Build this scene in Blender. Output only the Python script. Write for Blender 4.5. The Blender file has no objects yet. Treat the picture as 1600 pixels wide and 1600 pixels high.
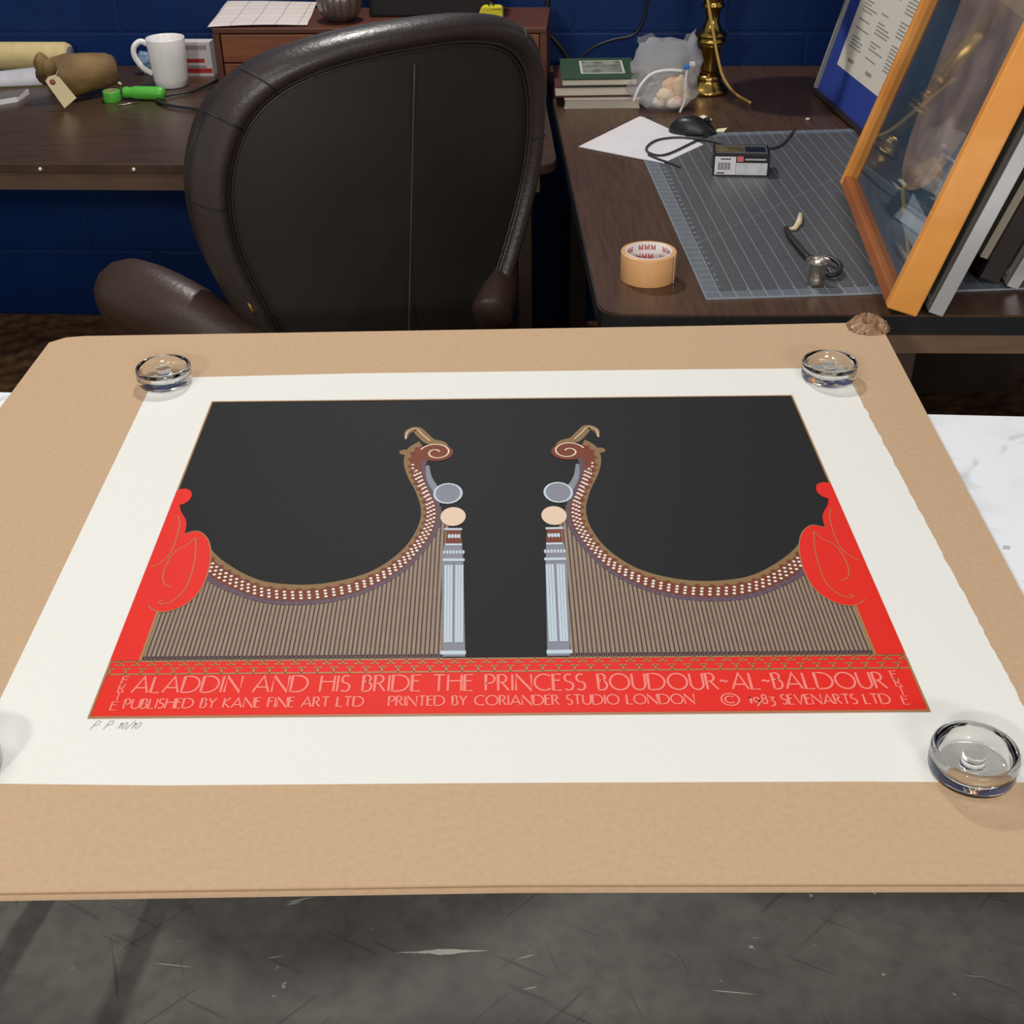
import bpy, bmesh, math, random
from mathutils import Vector, Matrix, noise
random.seed(7)
SC = bpy.context.scene
COL = SC.collection

# ------------------------------------------------------------------ camera, world, lights
F = 2000.0                     # focal length in pixels of the 1600 px frame
CAM = Vector((0, 0, 1.57))
RX = Vector((0.99976, -0.0170, -0.0140)); RY = Vector((-0.0210, -0.5360, -0.8440)); RZ = Vector((0.0060, 0.8440, -0.5365))
def fix():
    global RX, RY, RZ          # rows: world direction of the picture's right, down, forward
    RZ.normalize(); RX = (RX - RX.dot(RZ) * RZ).normalized(); RY = RZ.cross(RX).normalized()
fix()
cam_d = bpy.data.cameras.new('camera'); cam = bpy.data.objects.new('camera', cam_d); COL.objects.link(cam)
cam_d.sensor_width = 36; cam_d.lens = 36 * F / 1600; cam_d.clip_start = 0.05
cam.matrix_world = Matrix(((RX.x, -RY.x, -RZ.x, CAM.x), (RX.y, -RY.y, -RZ.y, CAM.y), (RX.z, -RY.z, -RZ.z, CAM.z), (0, 0, 0, 1)))
SC.camera = cam

w = bpy.data.worlds.new('world'); SC.world = w; w.use_nodes = True
w.node_tree.nodes['Background'].inputs[0].default_value = (1.0, 0.96, 0.92, 1)
w.node_tree.nodes['Background'].inputs[1].default_value = 0.34

def area(name, loc, size, power, target, color=(1, 0.965, 0.91)):
    l = bpy.data.lights.new(name, 'AREA'); l.shape = 'RECTANGLE'; l.size, l.size_y = size; l.energy = power; l.color = color
    o = bpy.data.objects.new(name, l); COL.objects.link(o); o.location = loc
    o.rotation_euler = (Vector(target) - Vector(loc)).to_track_quat('-Z', 'Y').to_euler()
    return o
area('ceiling_light_left', (-1.15, 0.95, 2.75), (0.25, 1.2), 10.5, (-0.7, 0.95, 0))
area('ceiling_light_right', (1.25, 0.75, 2.75), (0.25, 1.2), 11.5, (0.8, 0.75, 0))
area('ceiling_light_rear', (-1.35, -1.9, 2.5), (0.35, 0.2), 46, (-0.4, 1.2, 0.2))
area('ceiling_light_far_rear', (0.9, -2.9, 2.4), (1.2, 0.25), 62, (0.3, 1.4, 0.3))
area('ceiling_light_back', (-0.32, 3.40, 2.80), (0.12, 0.12), 36, (-0.60, 1.25, 0.0))
SC.view_settings.view_transform = 'Standard'; SC.view_settings.look = 'None'
SC.view_settings.exposure = -0.06; SC.view_settings.gamma = 1.0; SC.view_settings.use_curve_mapping = False

# ------------------------------------------------------------------ helpers
def ray(px, py): return RX * (px - 800) + RY * (py - 800) + RZ * F
def atz(px, py, z):
    r = ray(px, py); return CAM + r * ((z - CAM.z) / r.z)
def aty(px, py, y):
    r = ray(px, py); return CAM + r * (y / r.y)

def lin(c): return tuple((v / 255 / 12.92) if v / 255 <= 0.04045 else ((v / 255 + 0.055) / 1.055) ** 2.4 for v in c)
MATS = {}
def mat(name, rgb, rough=0.5, metal=0.0, spec=0.5, var=0.0, scale=30.0, bump=0.0, bscale=None, trans=0.0, ior=1.5, stretch=None, rgb2=None, coat=0.0, sub=0.0):
    if name in MATS: return MATS[name]
    m = bpy.data.materials.new(name); m.use_nodes = True
    N = m.node_tree.nodes; L = m.node_tree.links; b = N['Principled BSDF']
    c = lin(rgb); b.inputs['Base Color'].default_value = (*c, 1)
    b.inputs['Roughness'].default_value = rough; b.inputs['Metallic'].default_value = metal
    b.inputs['Specular IOR Level'].default_value = spec; b.inputs['Transmission Weight'].default_value = trans; b.inputs['IOR'].default_value = ior
    b.inputs['Coat Weight'].default_value = coat
    tc = N.new('ShaderNodeTexCoord'); mp = N.new('ShaderNodeMapping'); L.new(tc.outputs['Object'], mp.inputs[0])
    if stretch: mp.inputs['Scale'].default_value = stretch
    if var or rgb2:
        n = N.new('ShaderNodeTexNoise'); n.inputs['Scale'].default_value = scale; n.inputs['Detail'].default_value = 5; L.new(mp.outputs[0], n.inputs['Vector'])
        r = N.new('ShaderNodeValToRGB'); r.color_ramp.elements[0].position = 0.32; r.color_ramp.elements[1].position = 0.68
        c2 = lin(rgb2) if rgb2 else tuple(min(1, v * (1 + var)) for v in c); c1 = c if rgb2 else tuple(v * (1 - var) for v in c)
        r.color_ramp.elements[0].color = (*c1, 1); r.color_ramp.elements[1].color = (*c2, 1)
        L.new(n.outputs['Fac'], r.inputs[0]); L.new(r.outputs[0], b.inputs['Base Color'])
    if bump:
        n2 = N.new('ShaderNodeTexNoise'); n2.inputs['Scale'].default_value = bscale or scale; n2.inputs['Detail'].default_value = 4; L.new(mp.outputs[0], n2.inputs['Vector'])
        bp = N.new('ShaderNodeBump'); bp.inputs['Strength'].default_value = bump; bp.inputs['Distance'].default_value = 0.004
        L.new(n2.outputs['Fac'], bp.inputs['Height']); L.new(bp.outputs[0], b.inputs['Normal'])
    MATS[name] = m; return m

class MB:                                          # collects shapes, builds ONE mesh object
    def __init__(s, step=0.0): s.v = []; s.f = []; s.sm = []; s.step = step; s.k = 0
    def add(s, vs, fs, M=None, smooth=False):
        o = len(s.v); s.v += [(M @ Vector(v)) if M else Vector(v) for v in vs]
        s.f += [[i + o for i in f] for f in fs]; s.sm += [smooth] * len(fs); return s
    def box(s, c, d, M=None):
        x, y, z = (k / 2 for k in d); cx, cy, cz = c
        vs = [(cx + a * x, cy + b * y, cz + e * z) for e in (-1, 1) for b in (-1, 1) for a in (-1, 1)]
        return s.add(vs, [(0, 2, 3, 1), (4, 5, 7, 6), (0, 1, 5, 4), (2, 6, 7, 3), (0, 4, 6, 2), (1, 3, 7, 5)], M)
    def prism(s, poly, z0, z1, M=None):
        n = len(poly); vs = [(p[0], p[1], z0) for p in poly] + [(p[0], p[1], z1) for p in poly]
        a = sum(poly[i][0] * poly[(i + 1) % n][1] - poly[(i + 1) % n][0] * poly[i][1] for i in range(n))
        up = list(range(n, 2 * n)); dn = list(range(n))[::-1]
        sd = [(i, (i + 1) % n, n + (i + 1) % n, n + i) for i in range(n)]
        if a < 0: up.reverse(); dn.reverse(); sd = [q[::-1] for q in sd]
        return s.add(vs, [up, dn] + sd, M)
    def flat(s, poly, z=0.0, M=None):
        n = len(poly); a = sum(poly[i][0] * poly[(i + 1) % n][1] - poly[(i + 1) % n][0] * poly[i][1] for i in range(n))
        s.k += 1; vs = [(p[0], p[1], z + s.k * s.step) for p in poly]
        return s.add(vs, [list(range(n)) if a > 0 else list(range(n))[::-1]], M)
    def ribbon(s, pts, wd, z=0.0, closed=False, M=None):
        P = [Vector((p[0], p[1])) for p in pts]; n = len(P); L = []; R = []
        for i in range(n):
            a = P[(i - 1) % n] if (closed or i > 0) else P[i]; b = P[(i + 1) % n] if (closed or i < n - 1) else P[i]
            t = b - a
            if t.length < 1e-9: t = Vector((1, 0))
            t.normalize(); k = Vector((-t.y, t.x))
            if 0 < i < n - 1 or closed:
                d1 = (P[i] - a); d2 = (b - P[i])
                if d1.length > 1e-9 and d2.length > 1e-9:
                    c = max(0.45, math.sqrt(max(0, (1 + d1.normalized().dot(d2.normalized())) / 2))); k = k / c
            ww = wd[i] if isinstance(wd, (list, tuple)) else wd
            L.append(P[i] + k * ww / 2); R.append(P[i] - k * ww / 2)
        s.k += 1; z += s.k * s.step; vs = [(p.x, p.y, z) for p in L] + [(p.x, p.y, z) for p in R]
        fs = [(i, n + i, n + (i + 1) % n, (i + 1) % n) for i in range(n if closed else n - 1)]
        return s.add(vs, fs, M)
    def lathe(s, prof, seg=32, M=None, cap=True, smooth=True, flute=None):
        vs = []; fs = []
        for j, (r, z) in enumerate(prof):
            for i in range(seg):
                a = 2 * math.pi * i / seg; rr = r * (flute(a, j) if flute else 1)
                vs.append((rr * math.cos(a), rr * math.sin(a), z))
        for j in range(len(prof) - 1):
            for i in range(seg):
                fs.append((j * seg + i, j * seg + (i + 1) % seg, (j + 1) * seg + (i + 1) % seg, (j + 1) * seg + i))
        if cap: fs.append(list(range(seg))[::-1]); fs.append([(len(prof) - 1) * seg + i for i in range(seg)])
        return s.add(vs, fs, M, smooth)
    def tube(s, pts, r, seg=10, closed=False, flat=1.0, M=None, caps=True):
        P = [Vector(p) for p in pts]; n = len(P); vs = []; fs = []; up = Vector((0, 0, 1)); nrm = None
        for i in range(n):
            a = P[(i - 1) % n] if (closed or i > 0) else P[i]; b = P[(i + 1) % n] if (closed or i < n - 1) else P[i]
            t = (b - a).normalized()
            if nrm is None: nrm = up.cross(t) if abs(t.dot(up)) < 0.95 else Vector((1, 0, 0)).cross(t)
            nrm = (nrm - nrm.dot(t) * t).normalized(); bi = t.cross(nrm)
            rr = r[i] if isinstance(r, (list, tuple)) else r
            for k in range(seg):
                q = 2 * math.pi * k / seg; vs.append(P[i] + nrm * rr * math.cos(q) + bi * rr * flat * math.sin(q))
        for i in range(n if closed else n - 1):
            for k in range(seg):
                j = (i + 1) % n; fs.append((i * seg + k, i * seg + (k + 1) % seg, j * seg + (k + 1) % seg, j * seg + k))
        if caps and not closed: fs.append(list(range(seg))[::-1]); fs.append([(n - 1) * seg + k for k in range(seg)])
        return s.add(vs, fs, M, True)
    def ball(s, c, r, M=None, seg=16, ring=10, fn=None):
        r = r if isinstance(r, (tuple, list)) else (r, r, r); vs = []; fs = []
        for j in range(ring + 1):
            t = math.pi * j / ring
            for i in range(seg):
                a = 2 * math.pi * i / seg; d = Vector((math.sin(t) * math.cos(a), math.sin(t) * math.sin(a), -math.cos(t)))
                k = fn(d) if fn else 1
                vs.append((c[0] + r[0] * d.x * k, c[1] + r[1] * d.y * k, c[2] + r[2] * d.z * k))
        for j in range(ring):
            for i in range(seg): fs.append((j * seg + i, j * seg + (i + 1) % seg, (j + 1) * seg + (i + 1) % seg, (j + 1) * seg + i))
        return s.add(vs, fs, M, True)
    def build(s, name, m, parent=None, loc=None, bevel=0.0, world=False):
        off = Vector((0, 0, 0))
        if world: off = Vector(parent.location) if parent else Vector(loc or (0, 0, 0))
        me = bpy.data.meshes.new(name); me.from_pydata([v - off for v in s.v], [], s.f); me.validate()
        bm = bmesh.new(); bm.from_mesh(me); bmesh.ops.remove_doubles(bm, verts=bm.verts, dist=1e-6); bm.to_mesh(me); bm.free()
        if len(me.polygons) == len(s.sm): me.polygons.foreach_set('use_smooth', s.sm)
        elif any(s.sm): me.polygons.foreach_set('use_smooth', [True] * len(me.polygons))
        o = bpy.data.objects.new(name, me); COL.objects.link(o); me.materials.append(m)
        if parent: o.parent = parent
        elif loc is not None: o.location = loc
        if bevel:
            b = o.modifiers.new('bevel', 'BEVEL'); b.width = bevel; b.segments = 2; b.limit_method = 'ANGLE'
        return o

def tag(o, label, cat, group=None, kind=None):
    o['label'] = label; o['category'] = cat
    if group: o['group'] = group
    if kind: o['kind'] = kind
    return o
def thing(name, label, cat, loc=(0, 0, 0), rz=0.0, group=None):
    o = bpy.data.objects.new(name, None); COL.objects.link(o); o.location = loc; o.rotation_euler = (0, 0, rz); o.empty_display_size = 0.05
    return tag(o, label, cat, group)
def struct(o): o['kind'] = 'structure'; return o
def crom(pts, k=6, closed=False):                  # smooth curve through the points
    P = [Vector(p) for p in pts]; n = len(P); out = []
    for i in range(n if closed else n - 1):
        a, b, c, d = (P[(i - 1) % n] if closed or i > 0 else P[0]), P[i], P[(i + 1) % n], (P[(i + 2) % n] if closed or i + 2 < n else P[-1])
        for j in range(k):
            t = j / k; out.append(0.5 * ((2 * b) + (c - a) * t + (2 * a - 5 * b + 4 * c - d) * t * t + (3 * b - a - 3 * c + d) * t ** 3))
    if not closed: out.append(P[-1])
    return out
def rounded(poly, rad, k=6):
    out = []; n = len(poly)
    for i in range(n):
        p = Vector(poly[i][:2]); a = Vector(poly[i - 1][:2]); b = Vector(poly[(i + 1) % n][:2]); r = rad[i] if isinstance(rad, (list, tuple)) else rad
        if r <= 0: out.append(p); continue
        u = (a - p).normalized() * r; v = (b - p).normalized() * r
        for j in range(k + 1):
            t = j / k; out.append((p + u) * (1 - t) ** 2 + p * 2 * t * (1 - t) + (p + v) * t * t)
    return out
def circ(c, r, n=24, ry=None): return [(c[0] + r * math.cos(2 * math.pi * i / n), c[1] + (ry or r) * math.sin(2 * math.pi * i / n)) for i in range(n)]

# ------------------------------------------------------------------ special materials
def nodes_mat(name, rough=0.6, spec=0.5):
    m = bpy.data.materials.new(name); m.use_nodes = True; N = m.node_tree.nodes; L = m.node_tree.links; b = N['Principled BSDF']
    b.inputs['Roughness'].default_value = rough; b.inputs['Specular IOR Level'].default_value = spec
    tc = N.new('ShaderNodeTexCoord'); MATS[name] = m
    return m, N, L, b, tc
def math_n(N, L, op, a, b=None, c=None):
    n = N.new('ShaderNodeMath'); n.operation = op
    for i, v in enumerate((a, b, c)):
        if v is None: continue
        if isinstance(v, (int, float)): n.inputs[i].default_value = v
        else: L.new(v, n.inputs[i])
    return n.outputs[0]
def mixc(N, L, fac, a, b):
    n = N.new('ShaderNodeMix'); n.data_type = 'RGBA'
    if isinstance(fac, (int, float)): n.inputs[0].default_value = fac
    else: L.new(fac, n.inputs[0])
    for k, v in ((6, a), (7, b)):
        if isinstance(v, tuple): n.inputs[k].default_value = (*v[:3], 1)
        else: L.new(v, n.inputs[k])
    return n.outputs[2]
def noise_n(N, L, vec, scale, detail=4, stretch=None, rot=0.0, lo=0.35, hi=0.65, dist=0.0):
    if stretch or rot:
        for kw, val in (('Rotation', (0, 0, rot)), ('Scale', stretch or (1, 1, 1))):
            mp = N.new('ShaderNodeMapping'); L.new(vec, mp.inputs[0]); mp.inputs[kw].default_value = val; vec = mp.outputs[0]
    n = N.new('ShaderNodeTexNoise'); n.inputs['Scale'].default_value = scale; n.inputs['Detail'].default_value = detail; n.inputs['Distortion'].default_value = dist; L.new(vec, n.inputs['Vector'])
    r = N.new('ShaderNodeMapRange'); r.inputs[1].default_value = lo; r.inputs[2].default_value = hi; L.new(n.outputs['Fac'], r.inputs[0])
    return r.outputs[0]

def concrete():
    m, N, L, b, tc = nodes_mat('painted_concrete', 0.55, 0.4); v = tc.outputs['Object']
    c = mixc(N, L, noise_n(N, L, v, 5, 6), lin((96, 93, 88)), lin((115, 112, 106)))
    c = mixc(N, L, math_n(N, L, 'MULTIPLY', noise_n(N, L, v, 30, 8, lo=0.42, hi=0.72), 0.5), c, lin((76, 73, 68)))
    for sc, st, rot, lo, col, k in ((3, (1, 26, 1), 0.5, 0.665, (74, 71, 66), 0.6), (3, (1, 30, 1), -0.75, 0.67, (72, 69, 64), 0.6), (4, (1, 22, 1), 1.25, 0.70, (70, 67, 62), 0.6), (5, (1, 34, 1), 0.15, 0.735, (226, 222, 212), 0.6), (6, (1, 9, 1), -0.2, 0.735, (222, 218, 208), 0.6)):
        c = mixc(N, L, math_n(N, L, 'MULTIPLY', noise_n(N, L, v, sc, 2, st, rot, lo, lo + 0.03), k), c, lin(col))
    c = mixc(N, L, math_n(N, L, 'MULTIPLY', noise_n(N, L, v, 22, 3, lo=0.70, hi=0.73), 0.6), c, lin((226, 224, 214)))
    # the long pale scuff
    s = N.new('ShaderNodeSeparateXYZ'); L.new(v, s.inputs[0])
    wob = noise_n(N, L, v, 30, 3, lo=0.3, hi=0.7)
    p0 = atz(690, 1487, 0)
    dy = math_n(N, L, 'ABSOLUTE', math_n(N, L, 'SUBTRACT', s.outputs[1], p0.y)); dx = math_n(N, L, 'ABSOLUTE', math_n(N, L, 'SUBTRACT', s.outputs[0], p0.x))
    msk = math_n(N, L, 'MULTIPLY', math_n(N, L, 'LESS_THAN', dy, math_n(N, L, 'MULTIPLY', wob, math_n(N, L, 'SUBTRACT', 0.007, math_n(N, L, 'MULTIPLY', dx, 0.10)))), 0.7)
    c = mixc(N, L, msk, c, lin((228, 226, 214)))
    L.new(c, b.inputs['Base Color'])
    bp = N.new('ShaderNodeBump'); bp.inputs['Strength'].default_value = 0.15; bp.inputs['Distance'].default_value = 0.004
    n = N.new('ShaderNodeTexNoise'); n.inputs['Scale'].default_value = 60; L.new(v, n.inputs['Vector']); L.new(n.outputs['Fac'], bp.inputs['Height']); L.new(bp.outputs[0], b.inputs['Normal'])
    return m
def blockwall():
    m, N, L, b, tc = nodes_mat('blue_painted_block', 0.5, 0.2)
    mp = N.new('ShaderNodeMapping'); L.new(tc.outputs['Object'], mp.inputs[0]); mp.inputs['Rotation'].default_value = (math.radians(90), 0, 0)
    sp = N.new('ShaderNodeSeparateXYZ'); cb = N.new('ShaderNodeCombineXYZ'); L.new(tc.outputs['Object'], sp.inputs[0]); L.new(sp.outputs[0], cb.inputs[0]); L.new(sp.outputs[2], cb.inputs[1])
    br = N.new('ShaderNodeTexBrick'); L.new(cb.outputs[0], br.inputs[0]); br.inputs['Scale'].default_value = 1
    br.inputs['Brick Width'].default_value = 0.406; br.inputs['Row Height'].default_value = 0.206; br.inputs['Mortar Size'].default_value = 0.006; br.inputs['Mortar Smooth'].default_value = 0.6
    br.inputs['Color1'].default_value = (*lin((4, 42, 98)), 1); br.inputs['Color2'].default_value = (*lin((4, 40, 93)), 1); br.inputs['Mortar'].default_value = (*lin((12, 42, 90)), 1)
    c = mixc(N, L, math_n(N, L, 'MULTIPLY', noise_n(N, L, tc.outputs['Object'], 14, 4), 0.35), br.outputs['Color'], lin((4, 35, 82))); L.new(c, b.inputs['Base Color'])
    n = N.new('ShaderNodeTexNoise'); n.inputs['Scale'].default_value = 90; L.new(tc.outputs['Object'], n.inputs['Vector'])
    h = math_n(N, L, 'SUBTRACT', math_n(N, L, 'MULTIPLY', n.outputs['Fac'], 0.35), br.outputs['Fac'])
    bp = N.new('ShaderNodeBump'); bp.inputs['Strength'].default_value = 0.3; bp.inputs['Distance'].default_value = 0.004; L.new(h, bp.inputs['Height']); L.new(bp.outputs[0], b.inputs['Normal'])
    return m
def matgrid(W, D):
    m, N, L, b, tc = nodes_mat('cutting_mat_grid', 0.42, 0.5); v = tc.outputs['Object']
    s = N.new('ShaderNodeSeparateXYZ'); L.new(v, s.inputs[0]); x, y = s.outputs[0], s.outputs[1]
    def lines(t, step, wd):
        f = math_n(N, L, 'FRACT', math_n(N, L, 'ADD', math_n(N, L, 'DIVIDE', t, step), 100.0)); return math_n(N, L, 'LESS_THAN', f, wd / step)
    ins = math_n(N, L, 'MULTIPLY', math_n(N, L, 'MULTIPLY', math_n(N, L, 'GREATER_THAN', x, 0.026), math_n(N, L, 'GREATER_THAN', y, 0.026)), math_n(N, L, 'MULTIPLY', math_n(N, L, 'LESS_THAN', x, W - 0.026), math_n(N, L, 'LESS_THAN', y, D - 0.026)))
    g = math_n(N, L, 'MAXIMUM', lines(x, 0.0254, 0.0013), math_n(N, L, 'MULTIPLY', lines(y, 0.0254, 0.001), 0.3))
    g = math_n(N, L, 'MULTIPLY', g, 0.42)
    half = math_n(N, L, 'MULTIPLY', math_n(N, L, 'MAXIMUM', lines(x, 0.0127, 0.0006), lines(y, 0.0127, 0.0006)), 0.08)
    dg = math_n(N, L, 'MULTIPLY', math_n(N, L, 'LESS_THAN', math_n(N, L, 'ABSOLUTE', math_n(N, L, 'SUBTRACT', y, math_n(N, L, 'ADD', math_n(N, L, 'MULTIPLY', x, 1.0), 0.22))), 0.0012), 0.22)
    g = math_n(N, L, 'MULTIPLY', math_n(N, L, 'MAXIMUM', math_n(N, L, 'MAXIMUM', g, half), dg), ins)
    bd = math_n(N, L, 'SUBTRACT', 1.0, ins)
    tick = math_n(N, L, 'MULTIPLY', math_n(N, L, 'MULTIPLY', bd, math_n(N, L, 'MAXIMUM', lines(y, 0.0254, 0.0014), lines(x, 0.0254, 0.0014))), 0.5)
    c = mixc(N, L, noise_n(N, L, v, 260, 2), lin((72, 74, 78)), lin((84, 86, 90)))
    c = mixc(N, L, math_n(N, L, 'MULTIPLY', bd, 0.75), c, lin((108, 116, 126)))
    c = mixc(N, L, math_n(N, L, 'MAXIMUM', g, tick), c, lin((176, 186, 196))); L.new(c, b.inputs['Base Color'])
    return m

# ------------------------------------------------------------------ the setting
UX = Vector((math.cos(-0.08), math.sin(-0.08), 0)); UY = Vector((-UX.y, UX.x, 0)); RO = Vector((-0.4, 3.575, 0))
ANG = -0.08
fl = struct(MB().flat([(-4, -4), (4, -4), (4, 2.0), (-4, 2.0)]).build('floor', concrete()))
carpet = mat('brown_patterned_carpet', (84, 58, 42), 0.95, spec=0.1, rgb2=(156, 120, 86), scale=22, bump=0.6, bscale=300)
struct(MB().flat([(-4, 2.0), (4, 2.0), (4, 4.5), (-4, 4.5)]).build('floor', carpet))
wb = MB().box((0, 0.05, 1.6), (8, 0.1, 3.2)).build('wall_back', blockwall()); wb.location = RO; wb.rotation_euler = (0, 0, ANG); struct(wb)
wr = MB().box((0.05, 0, 1.6), (0.1, 4.6, 3.2)).build('wall_right', MATS['blue_painted_block']); wr.location = (1.42, 1.15, 0); wr.rotation_euler = (0, 0, -0.03); struct(wr)

wood_l = mat('dark_walnut_laminate', (58, 42, 32), 0.32, spec=0.4, rgb2=(76, 56, 43), scale=9, stretch=(1.2, 16, 1))
wood_r = mat('walnut_laminate', (68, 48, 36), 0.34, spec=0.4, rgb2=(84, 61, 46), scale=9, stretch=(16, 1.2, 1))
blackp = mat('black_plastic', (24, 24, 25), 0.45)
metal_d = mat('dark_metal', (40, 38, 36), 0.4, metal=0.8)
DZ = 0.74

# desk along the back wall
t = thing('desk', 'long dark walnut desk against the blue wall behind the leather chair', 'desk', (-0.7, 3.1, 0))
yw = lambda x: 3.575 - 0.0802 * (x + 0.4)
yf = lambda x: 2.70 - 0.075 * (x + 0.4)
poly = rounded([(-1.75, yf(-1.75)), (0.128, yf(0.128)), (0.118, yw(0.118) - 0.006), (-1.75, yw(-1.75) - 0.006)], [0, 0.06, 0, 0])
MB().prism(poly, DZ - 0.022, DZ).build('desktop', wood_l, t, world=True, bevel=0.003)
MB().prism([(-1.72, yf(-1.72) + 0.012), (0.09, yf(0.09) + 0.012), (0.09, yf(0.09) + 0.035), (-1.72, yf(-1.72) + 0.035)], DZ - 0.062, DZ - 0.022).build('apron', mat('apron_wood', (86, 64, 50), 0.45, var=0.15, scale=12), t, world=True)
for x in (-1.7, 0.06): MB().box((x, 3.15, 0.339), (0.03, 0.7, 0.678)).build('side_panel', wood_l, t, world=True)
for x in (-0.985, -0.78):                        # white screw caps on the edge
    MB().ball((x, yf(x) - 0.001, DZ - 0.012), 0.004).build('screw_cap', mat('white_plastic', (225, 222, 215), 0.4), t, world=True)

# table on the right
t2 = thing('table', 'walnut worktable with black edge band under the grey cutting mat', 'table', (0.75, 2.6, 0))
rt = [(0.160, 1.888), (1.36, 1.822), (1.36, 3.425), (0.136, 3.525)]
MB().prism(rounded(rt, [0.05, 0, 0, 0]), DZ - 0.004, DZ).build('tabletop', wood_r, t2, world=True)
MB().prism(rounded([(0.158, 1.886), (1.361, 1.820), (1.361, 3.426), (0.134, 3.526)], [0.05, 0, 0, 0]), DZ - 0.034, DZ - 0.0041).build('edge_band', blackp, t2, world=True)
MB().prism([(0.20, 1.925), (1.34, 1.862), (1.34, 1.882), (0.20, 1.945)], DZ - 0.085, DZ - 0.034).build('apron', mat('apron_brown', (128, 98, 78), 0.5, var=0.15, scale=10, stretch=(1, 8, 8)), t2, world=True)
for a, b in ((0.66, 1.93), (1.26, 1.90), (0.22, 3.4), (1.26, 3.35)): MB().box((a, b, 0.328), (0.045, 0.045, 0.656)).build('leg', mat('leg_brown', (80, 58, 46), 0.5, var=0.15), t2, world=True)
MB().box((0.96, 2.9, 0.36), (0.7, 0.02, 0.59)).build('back_panel', mat('panel_brown', (62, 48, 40), 0.6, var=0.1), t2, world=True)

# white table under the cardboard
TZ = 0.7735
t3 = thing('work_table', 'white topped work table under the cardboard sheet', 'table', (0, 1.2, 0))
pl = atz(0, 612, TZ); pr = atz(1600, 650, TZ); sl = (pr.y - pl.y) / (pr.x - pl.x)
ye = lambda x: pl.y + sl * (x - pl.x)
wt = nodes_mat('white_worn_top', 0.4, 0.4); m, N, L, b, tc = wt
c = mixc(N, L, noise_n(N, L, tc.outputs['Object'], 9, 5, lo=0.5, hi=0.8), lin((244, 249, 254)), lin((226, 231, 238)))
c = mixc(N, L, math_n(N, L, 'MULTIPLY', noise_n(N, L, tc.outputs['Object'], 16, 4, dist=1.5, lo=0.60, hi=0.72), 0.45), c, lin((168, 172, 176)))
c = mixc(N, L, math_n(N, L, 'MULTIPLY', noise_n(N, L, tc.outputs['Object'], 34, 2, lo=0.74, hi=0.77), 0.6), c, lin((150, 148, 138))); L.new(c, b.inputs['Base Color'])
MB().prism([(-1.1, 0.95), (1.1, 0.93), (1.1, ye(1.1)), (-1.1, ye(-1.1))], TZ - 0.03, TZ).build('tabletop', m, t3, world=True, bevel=0.002)
for x, y in ((-1.0, 1.0), (-0.715, 1.45), (-0.54, 1.45), (1.0, 1.0), (1.0, 1.45)):
    MB().box((x, y, (TZ - 0.03) / 2), (0.032, 0.032, TZ - 0.03)).build('leg', metal_d, t3, world=True)

# ------------------------------------------------------------------ cardboard, print, weights
ZP = 0.78
kraft = mat('kraft_cardboard', (196, 166, 134), 0.85, spec=0.15, rgb2=(203, 173, 141), scale=170, bump=0.08, bscale=180)
t4 = thing('cardboard_sheet', 'large brown corrugated cardboard sheet lying under the art print', 'cardboard', (0, 1.2, TZ))
cb = [(-0.69, 0.702), (0.0, 0.696), (0.523, 0.682), (0.535, 1.056), (0.548, 1.40), (0.562, 1.725), (0.548, 1.748), (0.30, 1.748), (-0.62, 1.756), (-0.645, 1.752), (-0.665, 1.735), (-0.672, 1.5)]
def inset(p, d):
    c = Vector((0, 1.2)); return [((x - c.x) * (1 - d) + c.x, (y - c.y) * (1 - d) + c.y) for x, y in p]
MB().prism(cb, TZ + 0.0040, ZP - 0.0006).build('top_liner', kraft, t4, world=True)
MB().prism(inset(cb, 0.004), TZ + 0.0026, TZ + 0.0040).build('fluted_core', mat('flute_brown', (96, 72, 54), 0.9, var=0.3, scale=160), t4, world=True)
MB().prism([(x, y - (0.004 if y < 0.8 else 0)) for x, y in cb], TZ, TZ + 0.0026).build('bottom_liner', kraft, t4, world=True)
# crumpled tape on the far right corner
ct = MB(); nx = 16; vs = []
cc = atz(1362, 514, ZP)
for j in range(nx + 1):
    for i in range(nx + 1):
        x = (i / nx - 0.5) * 0.062; y = (j / nx - 0.5) * 0.06
        rr = max(0, 1 - math.hypot(x / 0.031, y / 0.030))
        h = rr ** 0.5 * (0.004 + 0.014 * (1 - min(1, 2.4 * abs(noise.noise(Vector((x * 55 + y * 20, y * 80, 3)))))) + 0.008 * (y + 0.03) / 0.06)
        vs.append((cc.x + x - 0.003, cc.y + y + 0.008, ZP - 0.0004 + h))
inr = lambda i, j: math.hypot((i / nx - 0.5) * 2, (j / nx - 0.5) * 2) < 1.0
ct.add(vs, [(j * (nx + 1) + i, j * (nx + 1) + i + 1, (j + 1) * (nx + 1) + i + 1, (j + 1) * (nx + 1) + i) for j in range(nx) for i in range(nx) if inr(i + 0.5, j + 0.5)])
ct.build('crumpled_tape', mat('brown_packing_tape', (148, 112, 82), 0.35, var=0.12, scale=90, coat=0.15), t4, world=True)['label'] = 'crumpled shiny brown tape on the corner'

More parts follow.
